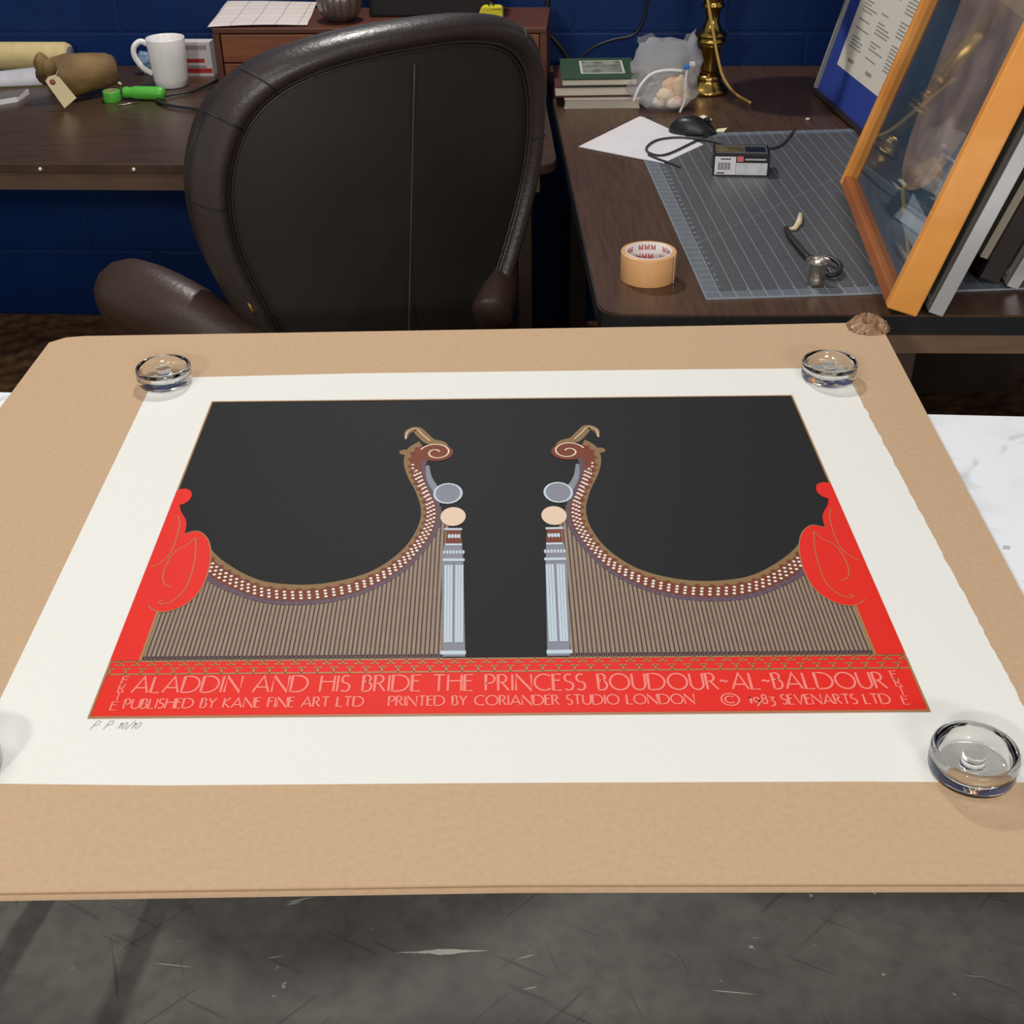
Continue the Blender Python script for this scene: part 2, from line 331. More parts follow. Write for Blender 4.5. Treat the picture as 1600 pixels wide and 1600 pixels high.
# the print: uv frame of the sheet in metres
SK = -0.0206
def U(px, py):
    p = atz(px, py, ZP); return (p.x + 0.001, p.y - SK * (p.x + 0.001))
def W(u, v): return (u - 0.001, v + SK * u)
pt = thing('art_print', 'large art print with black, red and gold design on white deckled paper', 'print', (0, 1.2, ZP - 0.0006))
def lay(mb, name, m, layer, par=pt):               # uv shapes to the sheet
    mb.v = [Vector((*W(v.x, v.y), ZP + 0.00012 * layer + v.z)) for v in mb.v]
    return mb.build(name, m, par, world=True)
edge = []
yb = 0.8075
edge += [(-0.478, 0.812)] + [(-0.3, yb), (0.0, yb), (0.3, 0.806)]
edge += [(0.478, 0.803)]
for i in range(1, 90):
    v = 0.803 + (1.607 - 0.803) * i / 90
    edge.append((0.4765 + 0.0022 * noise.noise(Vector((v * 60, 0, 0))) + 0.0012 * noise.noise(Vector((v * 190, 4, 0))) - 0.0010, v))
edge += [(0.474, 1.607), (0.2, 1.608), (-0.2, 1.607), (-0.481, 1.599)]
edge = [W(*p) for p in edge]
paper_m = mat('white_rag_paper', (238, 238, 233), 0.9, spec=0.1, var=0.012, scale=400, bump=0.12, bscale=420)
MB().prism(edge, ZP - 0.0005, ZP).build('sheet', paper_m, pt, world=True)

ink_k = mat('black_ink', (36, 37, 39), 0.65, spec=0.15, var=0.08, scale=300)
ink_r = mat('red_ink', (230, 40, 28), 0.6, spec=0.25)
ink_g = mat('gold_ink', (168, 124, 78), 0.5, spec=0.35)
ink_t = mat('taupe_ink', (152, 133, 116), 0.6, spec=0.25, var=0.06, scale=60)
ink_d = mat('brown_line_ink', (84, 62, 56), 0.6, spec=0.2)
ink_o = mat('olive_ink', (140, 112, 76), 0.6, spec=0.2)
ink_b = mat('rust_ink', (122, 62, 42), 0.6, spec=0.2)
ink_p = mat('plum_ink', (108, 88, 102), 0.6, spec=0.2)
ink_w = mat('white_ink', (240, 236, 228), 0.6, spec=0.2)
ink_gr = mat('grey_ink', (136, 140, 152), 0.6, spec=0.2)
ink_lb = mat('pale_blue_ink', (196, 212, 222), 0.6, spec=0.2)
ink_pk = mat('pink_ink', (246, 140, 128), 0.6, spec=0.2)
ink_c = mat('cream_ink', (232, 206, 182), 0.6, spec=0.2)

TL, TR, BR, BL = U(330, 628), U(1237, 618), U(1453, 1112), U(136, 1123)
x0 = (TL[0] + BL[0] - TR[0] - BR[0]) / 4; x1 = -x0; v1 = (TL[1] + TR[1]) / 2; v0 = (BL[1] + BR[1]) / 2
vk0 = U(800, 1049)[1]; vk1 = U(800, 1029)[1]; u = Vector
rect = lambda a, b, c, d: [(a, b), (c, b), (c, d), (a, d)]
lay(MB().flat(rect(x0, vk1, x1, v1)), 'black_panel', ink_k, 1)
lay(MB().flat(rect(x0, v0, x1, vk1)), 'red_panel', ink_r, 1)
g = MB()
g.ribbon(rect(x0 + 0.001, v0 + 0.001, x1 - 0.001, v1 - 0.001), 0.0024, closed=True)
lay(g, 'gold_border', ink_g, 6)
# fret band
g = MB(); g.ribbon([(x0, vk0), (x1, vk0)], 0.0022); g.ribbon([(x0, vk1), (x1, vk1)], 0.0022)
n = 50; st = (x1 - x0) / n; hk = vk1 - vk0
for k in range(n):
    a = x0 + k * st
    g.ribbon([(a + st * 0.25, vk0), (a + st * 0.25, vk0 + hk * 0.42), ], 0.0019); g.ribbon([(a + st * 0.0, vk0 + hk * 0.42), (a + st * 0.5, vk0 + hk * 0.42)], 0.0019)
    g.ribbon([(a + st * 0.75, vk1), (a + st * 0.75, vk0 + hk * 0.70)], 0.0019); g.ribbon([(a + st * 0.45, vk0 + hk * 0.70), (a + st * 1.05, vk0 + hk * 0.70)], 0.0019)
lay(g, 'fret_band', ink_g, 3)

# plain ornament, the same on both sides (s = -1 left, 1 right)
outer = [U(*p) for p in ((318, 842), (345, 874), (400, 905), (460, 914), (520, 910), (580, 893), (625, 863), (650, 830), (658, 800), (650, 770), (637, 745), (631, 722), (637, 702), (655, 690))]
inner = [U(*p) for p in ((318, 905), (345, 920), (400, 940), (455, 946), (520, 941), (580, 923), (632, 893), (668, 855), (686, 825), (690, 800), (680, 775), (669, 750), (665, 728), (672, 715))]
outer = crom([(*p, 0) for p in outer], 8); inner = crom([(*p, 0) for p in inner], 8)
vb = vk1 + 0.001
colL = U(692, 1020)[0]
def mid(k): return [a.lerp(b, k) for a, b in zip(outer, inner)]
def strip(mb, A, B, s):
    n = len(A); vs = [(s * -p.x, p.y, 0) for p in A] + [(s * -p.x, p.y, 0) for p in B]
    fs = [(i, n + i, n + i + 1, i + 1) if s < 0 else (i + 1, n + i + 1, n + i, i) for i in range(n - 1)]
    mb.add(vs, fs)
left_in = U(221, 1028)[0]
for s in (-1, 1):
    taupe, lines, olive, rust, plum, dots, rings, red, redl, grey, blue, cream, foot, knob, ball, ringb = (MB(5e-6) for _ in range(16)); foot.step = lines.step = dots.step = rings.step = 0
    fx = (lambda p: (p[0], p[1])) if s < 0 else (lambda p: (-p[0], p[1]))
    cut = [p for p in inner if p.x < colL][:60]
    top = []
    for p in inner[:1 + max(range(len(inner)), key=lambda i: inner[i].x)]:
        top.append((p.x, p.y))
    pl_ = [(left_in, vb), (colL, vb), (colL, top[-1][1])] + top[::-1] + [(left_in, top[0][1])]
    taupe.flat([fx(p) for p in pl_])
    N_ = 66
    for k in range(N_ + 1):
        uu = left_in + (colL - left_in) * k / N_
        vt = top[0][1]
        for a, b in zip(top, top[1:]):
            if a[0] <= uu <= b[0]: vt = a[1] + (b[1] - a[1]) * (uu - a[0]) / max(1e-6, b[0] - a[0]); break
        else:
            if uu > top[-1][0]: vt = top[-1][1]
        lines.ribbon([fx((uu, vb)), fx((uu, vt))], 0.0016)
        foot.ribbon([fx(q) for q in circ((uu, vb + 0.0035), 0.0026, 10)], 0.0011, closed=True)
    strip(olive, outer, mid(0.34), s); strip(rust, mid(0.26), mid(0.80), s); strip(plum, mid(0.78), inner, s)
    M5 = mid(0.9); acc = 0
    for a, b in zip(M5, M5[1:]):
        acc += (b - a).length
        if acc > 0.0085: acc = 0; rings.ribbon([fx((q[0], q[1])) for q in circ((b.x, b.y), 0.0030, 10)], 0.0011, closed=True)
    for kk, ph in ((0.38, 0), (0.53, 0.0043), (0.68, 0)):
        acc = ph; M6 = mid(kk)
        for a, b in zip(M6[2:-14], M6[3:-14]):
            d = (b - a).length; q = 0.0086 - acc
            while q < d:
                p = a.lerp(b, q / d); dots.flat([fx(c_) for c_ in circ((p.x, p.y), 0.0019, 8)]); q += 0.0086
            acc = (d - (q - 0.0086)) if d > 0 else acc
    M7 = mid(0.27); acc = 0
    for a, b in zip(M7[2:], M7[3:]):
        acc += (b - a).length
        if acc > 0.013: acc = 0; rust.flat([fx(c_) for c_ in circ((b.x, b.y), 0.0036, 8)])
    # closing scroll of the band and the plain post
    sp = U(682, 708); spi = [(sp[0] + (0.004 + 0.0022 * a) * math.cos(a + 0.4) * 0.9, sp[1] + (0.004 + 0.0022 * a) * math.sin(a + 0.4)) for a in [i * 0.3 for i in range(30)]]
    rust.flat([fx(c_) for c_ in circ(sp, 0.021, 24)]); cream.ribbon([fx(p) for p in spi], 0.0022)
    lf_ = [(*U(*p), 0) for p in ((634, 687), (637, 676), (650, 671), (660, 680), (672, 690), (690, 694), (700, 704))]
    olive.ribbon([fx((p.x, p.y)) for p in crom(lf_, 6)], [0.002 + 0.013 * math.sin(math.pi * min(1, i / 40)) for i in range(37)])
    cream.ribbon([fx((p.x, p.y)) for p in crom(lf_[:5], 6)], 0.0016)
    ci = U(632, 707); olive.flat([fx(c_) for c_ in circ(ci, 0.0065, 14)])
    def q(px, py): return fx(U(px, py))
    grey.flat([q(692, 1027), q(690, 880), q(694, 852), q(722, 852), q(724, 880), q(727, 1027)])
    for a in (696, 700.5, 705, 713, 717.5, 722):
        blue.ribbon([q(a + 0.4, 884), q(a - 0.4, 1005)], 0.0026)
    blue.ribbon([q(688, 1021), q(728, 1021)], 0.006); blue.ribbon([q(692, 876), q(726, 876)], 0.005); blue.ribbon([q(696, 852), q(722, 852)], 0.004); blue.ribbon([q(694, 828), q(722, 828)], 0.004)
    ball.flat([fx(c_) for c_ in circ(U(708, 808), 0.0145, 20, 0.02)]); knob.flat([q(698, 828), q(720, 828), q(722, 850), q(696, 850)])
    for a in (701, 706, 711, 716): blue.flat([fx(c_) for c_ in circ(U(a + 1, 839), 0.0018, 8, 0.0045)])
    for a in (693, 698, 703, 708, 713, 718, 723): blue.flat([fx(c_) for c_ in circ(U(a + 1, 864), 0.0014, 8, 0.004)])
    grey.flat([fx(c_) for c_ in circ(U(700, 772), 0.016, 20, 0.022)]); ringb.ribbon([fx(c_) for c_ in circ(U(700, 772), 0.016, 20, 0.022)], 0.0028, closed=True)
    grey.ribbon([fx((p.x, p.y)) for p in crom([(*U(*p), 0) for p in ((668, 728), (671, 748), (682, 766), (694, 776))], 6)], [0.004 + 0.009 * i / 18 for i in range(19)])
    # red urn shape on the outer edge
    e = lambda x, y: U(100 + x / 2.91, 600 + y / 2.91)
    oval = crom([(*e(*p), 0) for p in ((545, 685), (610, 672), (655, 710), (668, 780), (655, 860), (620, 940), (560, 1000), (480, 1035), (420, 1035), (375, 1000), (350, 930), (352, 870), (400, 790), (470, 715))], 5, True)
    red.flat([fx((max(p.x, x0), p.y)) for p in oval])
    red.flat([fx((max(c_[0], x0), c_[1])) for c_ in circ(e(532, 515), 0.0125, 20, 0.0185)])
    neck = crom([(*e(*p), 0) for p in ((525, 540), (532, 580), (556, 625), (552, 670), (545, 690))], 5)
    red.flat([fx((p.x, p.y)) for p in neck] + [fx((x0, e(380, 800)[1])), fx((x0, neck[0].y))])
    red.flat([fx(p) for p in ((x0, vb), (left_in, vb), (left_in, e(400, 780)[1]), (x0, e(400, 780)[1]))])
    redl.ribbon([fx((p.x, p.y)) for p in crom([(*e(*p), 0) for p in ((600, 700), (560, 735), (500, 770), (455, 850), (455, 910), (490, 925))], 6)], 0.0011)
    redl.ribbon([fx((p.x, p.y)) for p in crom([(*e(*p), 0) for p in ((600, 705), (595, 800), (560, 920), (500, 985), (450, 1002), (432, 995), (450, 985))], 6)], 0.0011)
    redl.ribbon([fx((p.x, p.y)) for p in crom([(*e(*p), 0) for p in ((520, 600), (525, 650), (490, 760), (440, 815), (395, 835))], 6)], 0.0011)
    redl.ribbon([fx((left_in, vb)), fx((left_in, e(400, 1035)[1]))], 0.0028)
    redl.ribbon([fx((p.x, p.y)) for p in oval[:45]], 0.0012)
    lay(taupe, 'pleated_panel', ink_t, 2); lay(lines, 'pleat_lines', ink_d, 3); lay(olive, 'olive_band', ink_o, 4); lay(rust, 'rust_band', ink_b, 5); lay(plum, 'plum_band', ink_p, 4)
    lay(foot, 'foot_scallops', mat('dark_plum_ink', (86, 62, 74), 0.6), 6); lay(rings, 'band_scallops', mat('dark_plum_ink', (86, 62, 74), 0.6), 6); lay(dots, 'white_dots', ink_w, 6); lay(red, 'red_urns', ink_r, 6); lay(redl, 'gold_lines', ink_g, 7)
    lay(grey, 'grey_posts', ink_gr, 6); lay(blue, 'pale_blue_trim', ink_lb, 9); lay(cream, 'cream_ornament', ink_c, 9); lay(knob, 'rust_collar', ink_b, 8); lay(ball, 'cream_ball', ink_c, 8); lay(ringb, 'pale_blue_ring', ink_lb, 9)

# stroke lettering
def arc(cx, cy, rx, ry, a0, a1, n=12): return [(cx + rx * math.cos(math.radians(a0 + (a1 - a0) * i / n)), cy + ry * math.sin(math.radians(a0 + (a1 - a0) * i / n))) for i in range(n + 1)]
G = {
 'A': (0.82, [[(0, 0), (0.45, 1), (0.82, 0)], [(0.12, 0.3), (0.7, 0.3)]]), 'L': (0.45, [[(0, 1), (0, 0), (0.45, 0)]]),
 'D': (0.85, [[(0, 0), (0, 1), (0.3, 1)] + arc(0.3, 0.5, 0.55, 0.5, 90, -90) + [(0, 0)]]), 'I': (0.04, [[(0.02, 0), (0.02, 1)]]),
 'N': (0.8, [[(0, 0), (0, 1), (0.8, 0), (0.8, 1)]]), 'H': (0.7, [[(0, 0), (0, 1)], [(0.7, 0), (0.7, 1)], [(0, 0.62), (0.7, 0.62)]]),
 'S': (0.45, [arc(0.22, 0.76, 0.2, 0.24, 50, 270, 10) + arc(0.22, 0.26, 0.23, 0.26, 90, -140, 10)]),
 'B': (0.45, [[(0, 0), (0, 1), (0.18, 1)] + arc(0.18, 0.8, 0.2, 0.2, 90, -90, 8) + arc(0.18, 0.3, 0.27, 0.3, 90, -90, 10) + [(0, 0)], [(0, 0.6), (0.18, 0.6)]]),
 'R': (0.55, [[(0, 0), (0, 1), (0.18, 1)] + arc(0.18, 0.75, 0.25, 0.25, 90, -90, 8) + [(0.05, 0.5)], [(0.2, 0.5), (0.55, 0)]]),
 'E': (0.42, [[(0.42, 1), (0, 1), (0, 0), (0.42, 0)], [(0, 0.62), (0.36, 0.62)]]), 'T': (0.6, [[(0, 1), (0.6, 1)], [(0.3, 1), (0.3, 0)]]),
 'P': (0.48, [[(0, 0), (0, 1), (0.2, 1)] + arc(0.2, 0.73, 0.27, 0.27, 90, -90, 8) + [(0, 0.46)]]), 'C': (0.8, [arc(0.5, 0.5, 0.5, 0.5, 50, 310, 18)]),
 'O': (1.0, [arc(0.5, 0.5, 0.5, 0.5, 0, 360, 24)]), 'U': (0.66, [[(0, 1), (0, 0.33)] + arc(0.33, 0.33, 0.33, 0.33, 180, 360, 10) + [(0.66, 1)]]),
 'K': (0.55, [[(0, 0), (0, 1)], [(0.5, 1), (0, 0.5), (0.55, 0)]]), 'Y': (0.62, [[(0, 1), (0.31, 0.5), (0.62, 1)], [(0.31, 0.5), (0.31, 0)]]),
 'F': (0.4, [[(0.4, 1), (0, 1), (0, 0)], [(0, 0.62), (0.34, 0.62)]]), 'V': (0.75, [[(0, 1), (0.375, 0), (0.75, 1)]]),
 '~': (0.4, [[(0, 0.48), (0.1, 0.56), (0.3, 0.46), (0.4, 0.54)]]), '.': (0.06, [[(0, 0), (0.06, 0)]]), '/': (0.35, [[(0, -0.1), (0.35, 1)]]),
 '1': (0.2, [[(0, 0.55), (0.12, 0.7), (0.12, 0)]]), '9': (0.42, [arc(0.2, 0.42, 0.2, 0.26, 0, 360, 14) + [(0.36, 0.0), (0.15, -0.28)]]),
 '8': (0.42, [arc(0.21, 0.76, 0.17, 0.22, 270, 630, 12), arc(0.21, 0.27, 0.21, 0.27, 90, 450, 12)]), '3': (0.4, [[(0.02, 0.7), (0.36, 0.7), (0.15, 0.38)] + arc(0.15, 0.06, 0.22, 0.3, 90, -120, 9)]),
 '0': (0.42, [arc(0.21, 0.4, 0.2, 0.36, 0, 360, 14)]), '2': (0.4, [arc(0.2, 0.72, 0.2, 0.26, 170, -30, 9) + [(0, 0), (0.42, 0)]]), '4': (0.4, [[(0.3, 0), (0.3, 1), (0, 0.3), (0.42, 0.3)]]),
 '5': (0.4, [[(0.36, 1), (0.05, 1), (0.03, 0.58)] + arc(0.17, 0.3, 0.22, 0.3, 100, -130, 9)]), '6': (0.4, [[(0.3, 1), (0.03, 0.4)] + arc(0.21, 0.28, 0.2, 0.28, 160, 520, 12)]), '7': (0.4, [[(0, 1), (0.4, 1), (0.12, 0)]]),
 ' ': (0.35, [])}
def text(mb, s, p, qn, h, wd, sp=0.17, slant=0.0):   # from p to qn in the uv plane, cap height h
    tot = sum(G[c][0] for c in s) + sp * (len(s) - 1); dx = qn[0] - p[0]; dy = qn[1] - p[1]; ln = math.hypot(dx, dy); k = ln / tot; ex = (dx / ln, dy / ln); pos = 0
    for c in s:
        mb.k = 0
        for st_ in G[c][1]:
            mb.ribbon([(p[0] + ex[0] * k * (pos + x) - ex[1] * h * y + slant * h * y, p[1] + ex[1] * k * (pos + x) + ex[0] * h * y) for x, y in st_], wd)
        pos += G[c][0] + sp
tx = MB(4e-6)
h1 = U(800, 1054)[1] - U(800, 1079)[1]; h2 = U(800, 1086)[1] - U(800, 1101)[1]
text(tx, 'ALADDIN AND HIS BRIDE THE PRINCESS BOUDOUR~AL~BALDOUR', U(205, 1083), U(1387, 1076), h1, 0.0021)
text(tx, 'PUBLISHED BY KANE FINE ART LTD', U(192, 1108), U(567, 1104), h2, 0.0016)
text(tx, 'PRINTED BY CORIANDER STUDIO LONDON', U(607, 1103.5), U(1086, 1100), h2, 0.0016)
text(tx, '1983', U(1172, 1100), U(1212, 1100), h2 * 0.95, 0.0016); text(tx, 'SEVENARTS LTD', U(1223, 1101), U(1393, 1100), h2, 0.0016)
cr = U(1141, 1093.5); tx.ribbon(circ(cr, 0.0083, 28), 0.0016, closed=True); tx.ribbon(arc(cr[0], cr[1], 0.0048, 0.0048, 45, 315, 14), 0.0016)
for col_ in (((193, 1070), (188, 1082), (182, 1095), (176, 1110)), ((1399, 1061), (1405, 1073), (1411, 1086), (1417, 1101))):
    for c, p in zip('ERTE', col_):
        a = U(*p); text(tx, c, (a[0] - 0.0026, a[1]), (a[0] + 0.0030, a[1]), 0.0115, 0.0012)
lay(tx, 'lettering', ink_pk, 4)
pn = MB(4e-6); text(pn, 'P. P. 10/10', U(141, 1140), U(215, 1139), 0.0115, 0.0009, slant=0.35); lay(pn, 'pencil_note', mat('pencil', (178, 176, 174), 0.7), 2)

# glass furniture coasters as weights
glass = mat('clear_glass', (252, 253, 251), 0.0, trans=1.0, ior=1.5)
prof = [(0.0005, 0.0), (0.033, 0.0), (0.0362, 0.002), (0.0374, 0.006), (0.0374, 0.0215), (0.0366, 0.0245), (0.0345, 0.0255), (0.0322, 0.0245), (0.0312, 0.022), (0.0292, 0.0125), (0.0260, 0.0092), (0.0140, 0.0085), (0.0108, 0.0095), (0.0098, 0.0120), (0.0098, 0.0185), (0.0090, 0.0205), (0.0070, 0.0213), (0.0005, 0.0215)]
for (px, py), lb in (((259, 597), 'clear glass coaster weight on the far left corner of the print'), ((1294, 590), 'clear glass coaster weight on the far right corner of the print'), ((1517, 1204), 'clear glass coaster weight on the near right corner, large in view'), ((-62, 1204), 'clear glass coaster weight at the near left corner, cut off by the photo edge')):
    c = atz(px, py, ZP); o = MB().lathe(prof, 64, cap=False).build('glass_weight', glass, loc=(c.x, c.y, ZP + 0.0004)); tag(o, lb, 'paperweight', 'glass weights on the print')

# ------------------------------------------------------------------ leather chair
CH = thing('office_chair', 'high-backed dark brown leather office chair seen from behind', 'chair', (-0.186, 2.246, 0), math.radians(35.1))
lea = mat('dark_brown_leather', (54, 46, 43), 0.38, spec=0.5, var=0.12, scale=14, bump=0.25, bscale=120)
lea2 = mat('back_panel_vinyl', (42, 37, 32), 0.5, spec=0.4, var=0.12, scale=6, bump=0.1, bscale=160)
half = [(0.225, 0.40), (0.262, 0.50), (0.310, 0.62), (0.348, 0.74), (0.362, 0.85), (0.350, 0.95), (0.312, 1.035), (0.240, 1.092), (0.130, 1.122), (0.0, 1.130)]
rt_ = [Vector((x, 0, z)) for x, z in half]; lf = [Vector((-x, 0, z)) for x, z in half[:-1]][::-1]
OUT = crom(rt_ + lf, 6)                             # open at the bottom
CEN = Vector((0, 0, 0.78))
def bend(x, z, off): return Vector((x * 0.987, 0.0853 * (x / 0.36) ** 2 - 0.1333 * (z - 0.45) + off, 0.4507 + (z - 0.4) * 0.9323))
def shell(sec, closed_c=False):
    vs = []; fs = []; n = len(OUT)
    for r, off in sec:
        for p in OUT:
            q = CEN + (p - CEN) * r; vs.append(bend(q.x, q.z, off))
    for j in range(len(sec) - 1):
        for i in range(n):
            k = (i + 1) % n; fs.append((j * n + i, (j + 1) * n + i, (j + 1) * n + k, j * n + k))
    return vs, fs
RB = 0.872
vs, fs = shell([(0.002, -0.012), (0.3, -0.011), (0.6, -0.007), (0.8, -0.001), (RB, 0.004)]); MB().add(vs, fs, None, True).build('back_panel', lea2, CH)
sec = [(RB, 0.006), (RB + 0.012, -0.012), (RB + 0.05, -0.026), (0.95, -0.026), (0.99, -0.008), (1.0, 0.02), (0.99, 0.045), (0.955, 0.062)]
vs, fs = shell(sec); bo = MB().add(vs, fs, None, True).build('padded_border', lea, CH)
vs, fs = shell([(0.955, 0.060), (0.965, 0.085), (0.93, 0.115), (0.80, 0.135), (0.5, 0.145), (0.002, 0.15)]); MB().add(vs, fs, None, True).build('front_cushion', lea, CH)
def ring_pts(r, off, a=0, b=None): return [bend(q.x, q.z, off) for q in (CEN + (p - CEN) * r for p in OUT[a:b])]
MB().tube(ring_pts(RB + 0.004, -0.003), 0.0042, 8).build('piping', lea, CH)
MB().tube(ring_pts(RB - 0.018, 0.000), 0.0022, 6).build('piping', lea, CH)
MB().tube([bend(0, z, -0.0125) for z in [0.46 + i * 0.05 for i in range(13)]], 0.0016, 6).build('centre_seam', mat('seam_thread', (70, 62, 56), 0.6), CH)
for i in (24, 40, 68, 74, 84):
    p = OUT[min(i, len(OUT) - 1)]
    MB().tube([bend((CEN + (p - CEN) * r).x, (CEN + (p - CEN) * r).z, o_ - 0.0005) for r, o_ in sec], 0.0016, 6).build('border_seam', mat('seam_dark', (20, 17, 16), 0.6), CH)
zp_ = bend(-0.305, 0.665, -0.02)
MB().tube([zp_, zp_ + Vector((0.004, -0.004, -0.02)), zp_ + Vector((0.012, -0.004, -0.03))], [0.003, 0.003, 0.006], 8).build('zip_pull', mat('worn_brass', (176, 140, 70), 0.35, metal=0.9), CH)
for s in (-1, 1):
    kx, ky, kz = (1, 1, 0) if s < 0 else (0.72, 0.72, -0.04)
    ap = crom([(s * kx * x, ky * y, kz + z) for x, y, z in ((0.275, -0.01, 0.575), (0.325, 0.06, 0.605), (0.37, 0.15, 0.635), (0.405, 0.25, 0.650), (0.415, 0.31, 0.635), (0.395, 0.33, 0.57), (0.345, 0.31, 0.49), (0.29, 0.28, 0.43))], 6)
    MB().tube(ap, [0.044 + 0.022 * math.sin(math.pi * min(1, i / 30)) for i in range(len(ap))], 14).build('armrest', mat('armrest_leather', (60, 43, 35), 0.42, var=0.12, scale=10, bump=0.2, bscale=120), CH)
st_ = rounded([(-0.29, 0.0), (0.29, 0.0), (0.28, 0.50), (-0.28, 0.50)], 0.1)
MB().prism([(p.x, p.y) for p in st_], 0.36, 0.48).build('seat', lea, CH, bevel=0.03)
MB().lathe([(0.03, 0.1), (0.03, 0.36)], 16, Matrix.Translation((0, 0.24, 0))).build('gas_column', metal_d, CH)
for k in range(5):
    a = math.radians(20 + 72 * k); e_ = Vector((math.cos(a) * 0.29, 0.24 + math.sin(a) * 0.29, 0.075))
    MB().tube([(0, 0.24, 0.11), (math.cos(a) * 0.15, 0.24 + math.sin(a) * 0.15, 0.10), e_], [0.03, 0.026, 0.018], 10).build('base_arm', blackp, CH)
    MB().lathe([(0.018, -0.02), (0.03, -0.016), (0.03, 0.016), (0.018, 0.02)], 18, Matrix.Translation(e_ - Vector((0, 0, 0.045))) @ Matrix.Rotation(math.radians(90), 4, 'X')).build('castor', blackp, CH)

# ------------------------------------------------------------------ things on the desk along the wall
def D(px, py): return atz(px, py, DZ)
DG = 'things on the desk'
cream_p = mat('kraft_wrap', (206, 186, 132), 0.7, var=0.08, scale=30, bump=0.15, bscale=60)
c = D(50, 112); R_ = 0.036
M = Matrix.Translation((c.x, c.y + 0.02, DZ + R_)) @ Matrix.Rotation(ANG, 4, 'Z') @ Matrix.Rotation(math.radians(90), 4, 'Y')
ex = aty(108, 90, c.y).x - c.x
t = thing('wrapped_roll', 'pale cream wrapped roll lying against the blue wall behind the brown carving', 'roll', (c.x, c.y + 0.02, DZ))
MB().lathe([(R_ - 0.004, -0.40), (R_, -0.395), (R_ * 1.01, -0.1), (R_, ex - 0.012), (R_ - 0.005, ex)], 28, M).build('wrapping', cream_p, t, world=True)
MB().lathe([(R_ - 0.012, ex), (R_ - 0.012, ex + 0.004)], 24, M).build('end_core', mat('grey_core', (96, 96, 110), 0.7), t, world=True)

# brown carved gourd-like figure with a tag
c = D(112, 160)
t = thing('wooden_carving', 'brown carved figure with a knob head lying on its side, tagged', 'carving', (c.x, c.y + 0.045, DZ))
carv = mat('worn_brown_wood', (104, 80, 46), 0.75, rgb2=(140, 112, 66), scale=14, bump=0.5, bscale=40)
ax = Vector((0.86, 0.50, 0.03)).normalized(); q_ = ax.to_track_quat('Z', 'Y').to_matrix().to_4x4()
M = Matrix.Translation((c.x - 0.048, c.y + 0.020, DZ + 0.052)) @ q_
MB().lathe([(0.012, -0.012), (0.038, -0.005), (0.049, 0.018), (0.0515, 0.05), (0.048, 0.085), (0.043, 0.12), (0.039, 0.148), (0.033, 0.160), (0.012, 0.163)], 28, M, flute=lambda a, j: 1 + 0.03 * math.sin(3 * a + j) + 0.02 * math.sin(7 * a + 2 * j)).build('body', carv, t, world=True)
hd = aty(70, 103, c.y - 0.002)
MB().tube([(c.x - 0.055, c.y + 0.03, DZ + 0.06), (hd.x + 0.008, hd.y + 0.008, hd.z - 0.006), hd], [0.03, 0.021, 0.02], 14).build('neck', carv, t, world=True)
mh = MB().ball(hd + Vector((-0.006, 0, 0.004)), (0.020, 0.024, 0.027), fn=lambda d: 1 + 0.06 * math.sin(5 * d.x + 2))
mh.build('head_lobe', carv, t, world=True); MB().ball(hd + Vector((0.012, -0.010, -0.003)), (0.018, 0.018, 0.022)).build('head_lobe', carv, t, world=True)
MB().ball((c.x + 0.086, c.y + 0.105, DZ + 0.06), (0.012, 0.022, 0.028)).build('dark_end', mat('dark_green_wood', (62, 64, 44), 0.8), t, world=True)
yt = D(101, 170).y - 0.014
tg = [aty(px, py, yt) for px, py in ((71, 127), (75, 120), (85, 117), (93, 121), (119.5, 153), (101, 169))]
t = thing('paper_tag', 'cream paper tag with a red ring leaning on the brown carving', 'tag', (tg[-1].x, yt, DZ))
MB().prism([(p.x, p.z) for p in tg], 0, 0.0012, Matrix(((1, 0, 0, 0), (0, 0, -1, yt), (0, 1, 0, 0), (0, 0, 0, 1)))).build('tag_card', mat('manila', (238, 222, 178), 0.8), t, world=True)
rc = aty(82.5, 128, yt); rp = Matrix.Translation((rc.x, yt - 0.0014, rc.z)) @ Matrix.Rotation(math.radians(90), 4, 'X')
MB().lathe([(0.0017, 0), (0.0068, 0), (0.0068, 0.0006), (0.0017, 0.0006)], 20, rp, cap=False).build('red_ring', mat('tag_red', (140, 62, 52), 0.7), t, world=True)
MB().tube([rc + Vector((0, -0.001, 0)), rc + Vector((0.008, -0.004, 0.012)), (hd.x + 0.03, hd.y, hd.z - 0.012)], 0.0008, 6).build('string', mat('string', (226, 216, 196), 0.9), t, world=True)

# papers at the left edge
c = D(15, 140); pw = mat('white_paper', (226, 224, 226), 0.75, var=0.04, scale=12); pw2 = mat('grey_white_paper', (205, 203, 208), 0.7, rgb2=(170, 172, 184), scale=10)
vs = []
for i in range(9):
    for j in range(5):
        x = -0.16 + 0.235 * i / 8; vs.append((c.x + x + 0.01, c.y + 0.02 + j * 0.016 + 0.10 * x, DZ + 0.004 + 0.038 * math.sin(j / 4 * 2.4) * (0.55 + 0.45 * i / 8)))
rolled = MB().add(vs, [(i * 5 + j, (i + 1) * 5 + j, (i + 1) * 5 + j + 1, i * 5 + j + 1) for i in range(8) for j in range(4)], None, True).build('rolled_paper', pw2, loc=(c.x, c.y, DZ), world=True)
so = rolled.modifiers.new('thick', 'SOLIDIFY'); so.thickness = 0.002
tag(rolled, 'loosely rolled whitish papers on the dark desk left of the brown carving', 'paper')
a0 = [D(-45, 172), D(28, 159), D(31, 153), D(-40, 156)]
t = thing('notepad', 'white edged pad of paper at the left edge of the desk', 'notepad', (a0[0].x, a0[0].y, DZ))
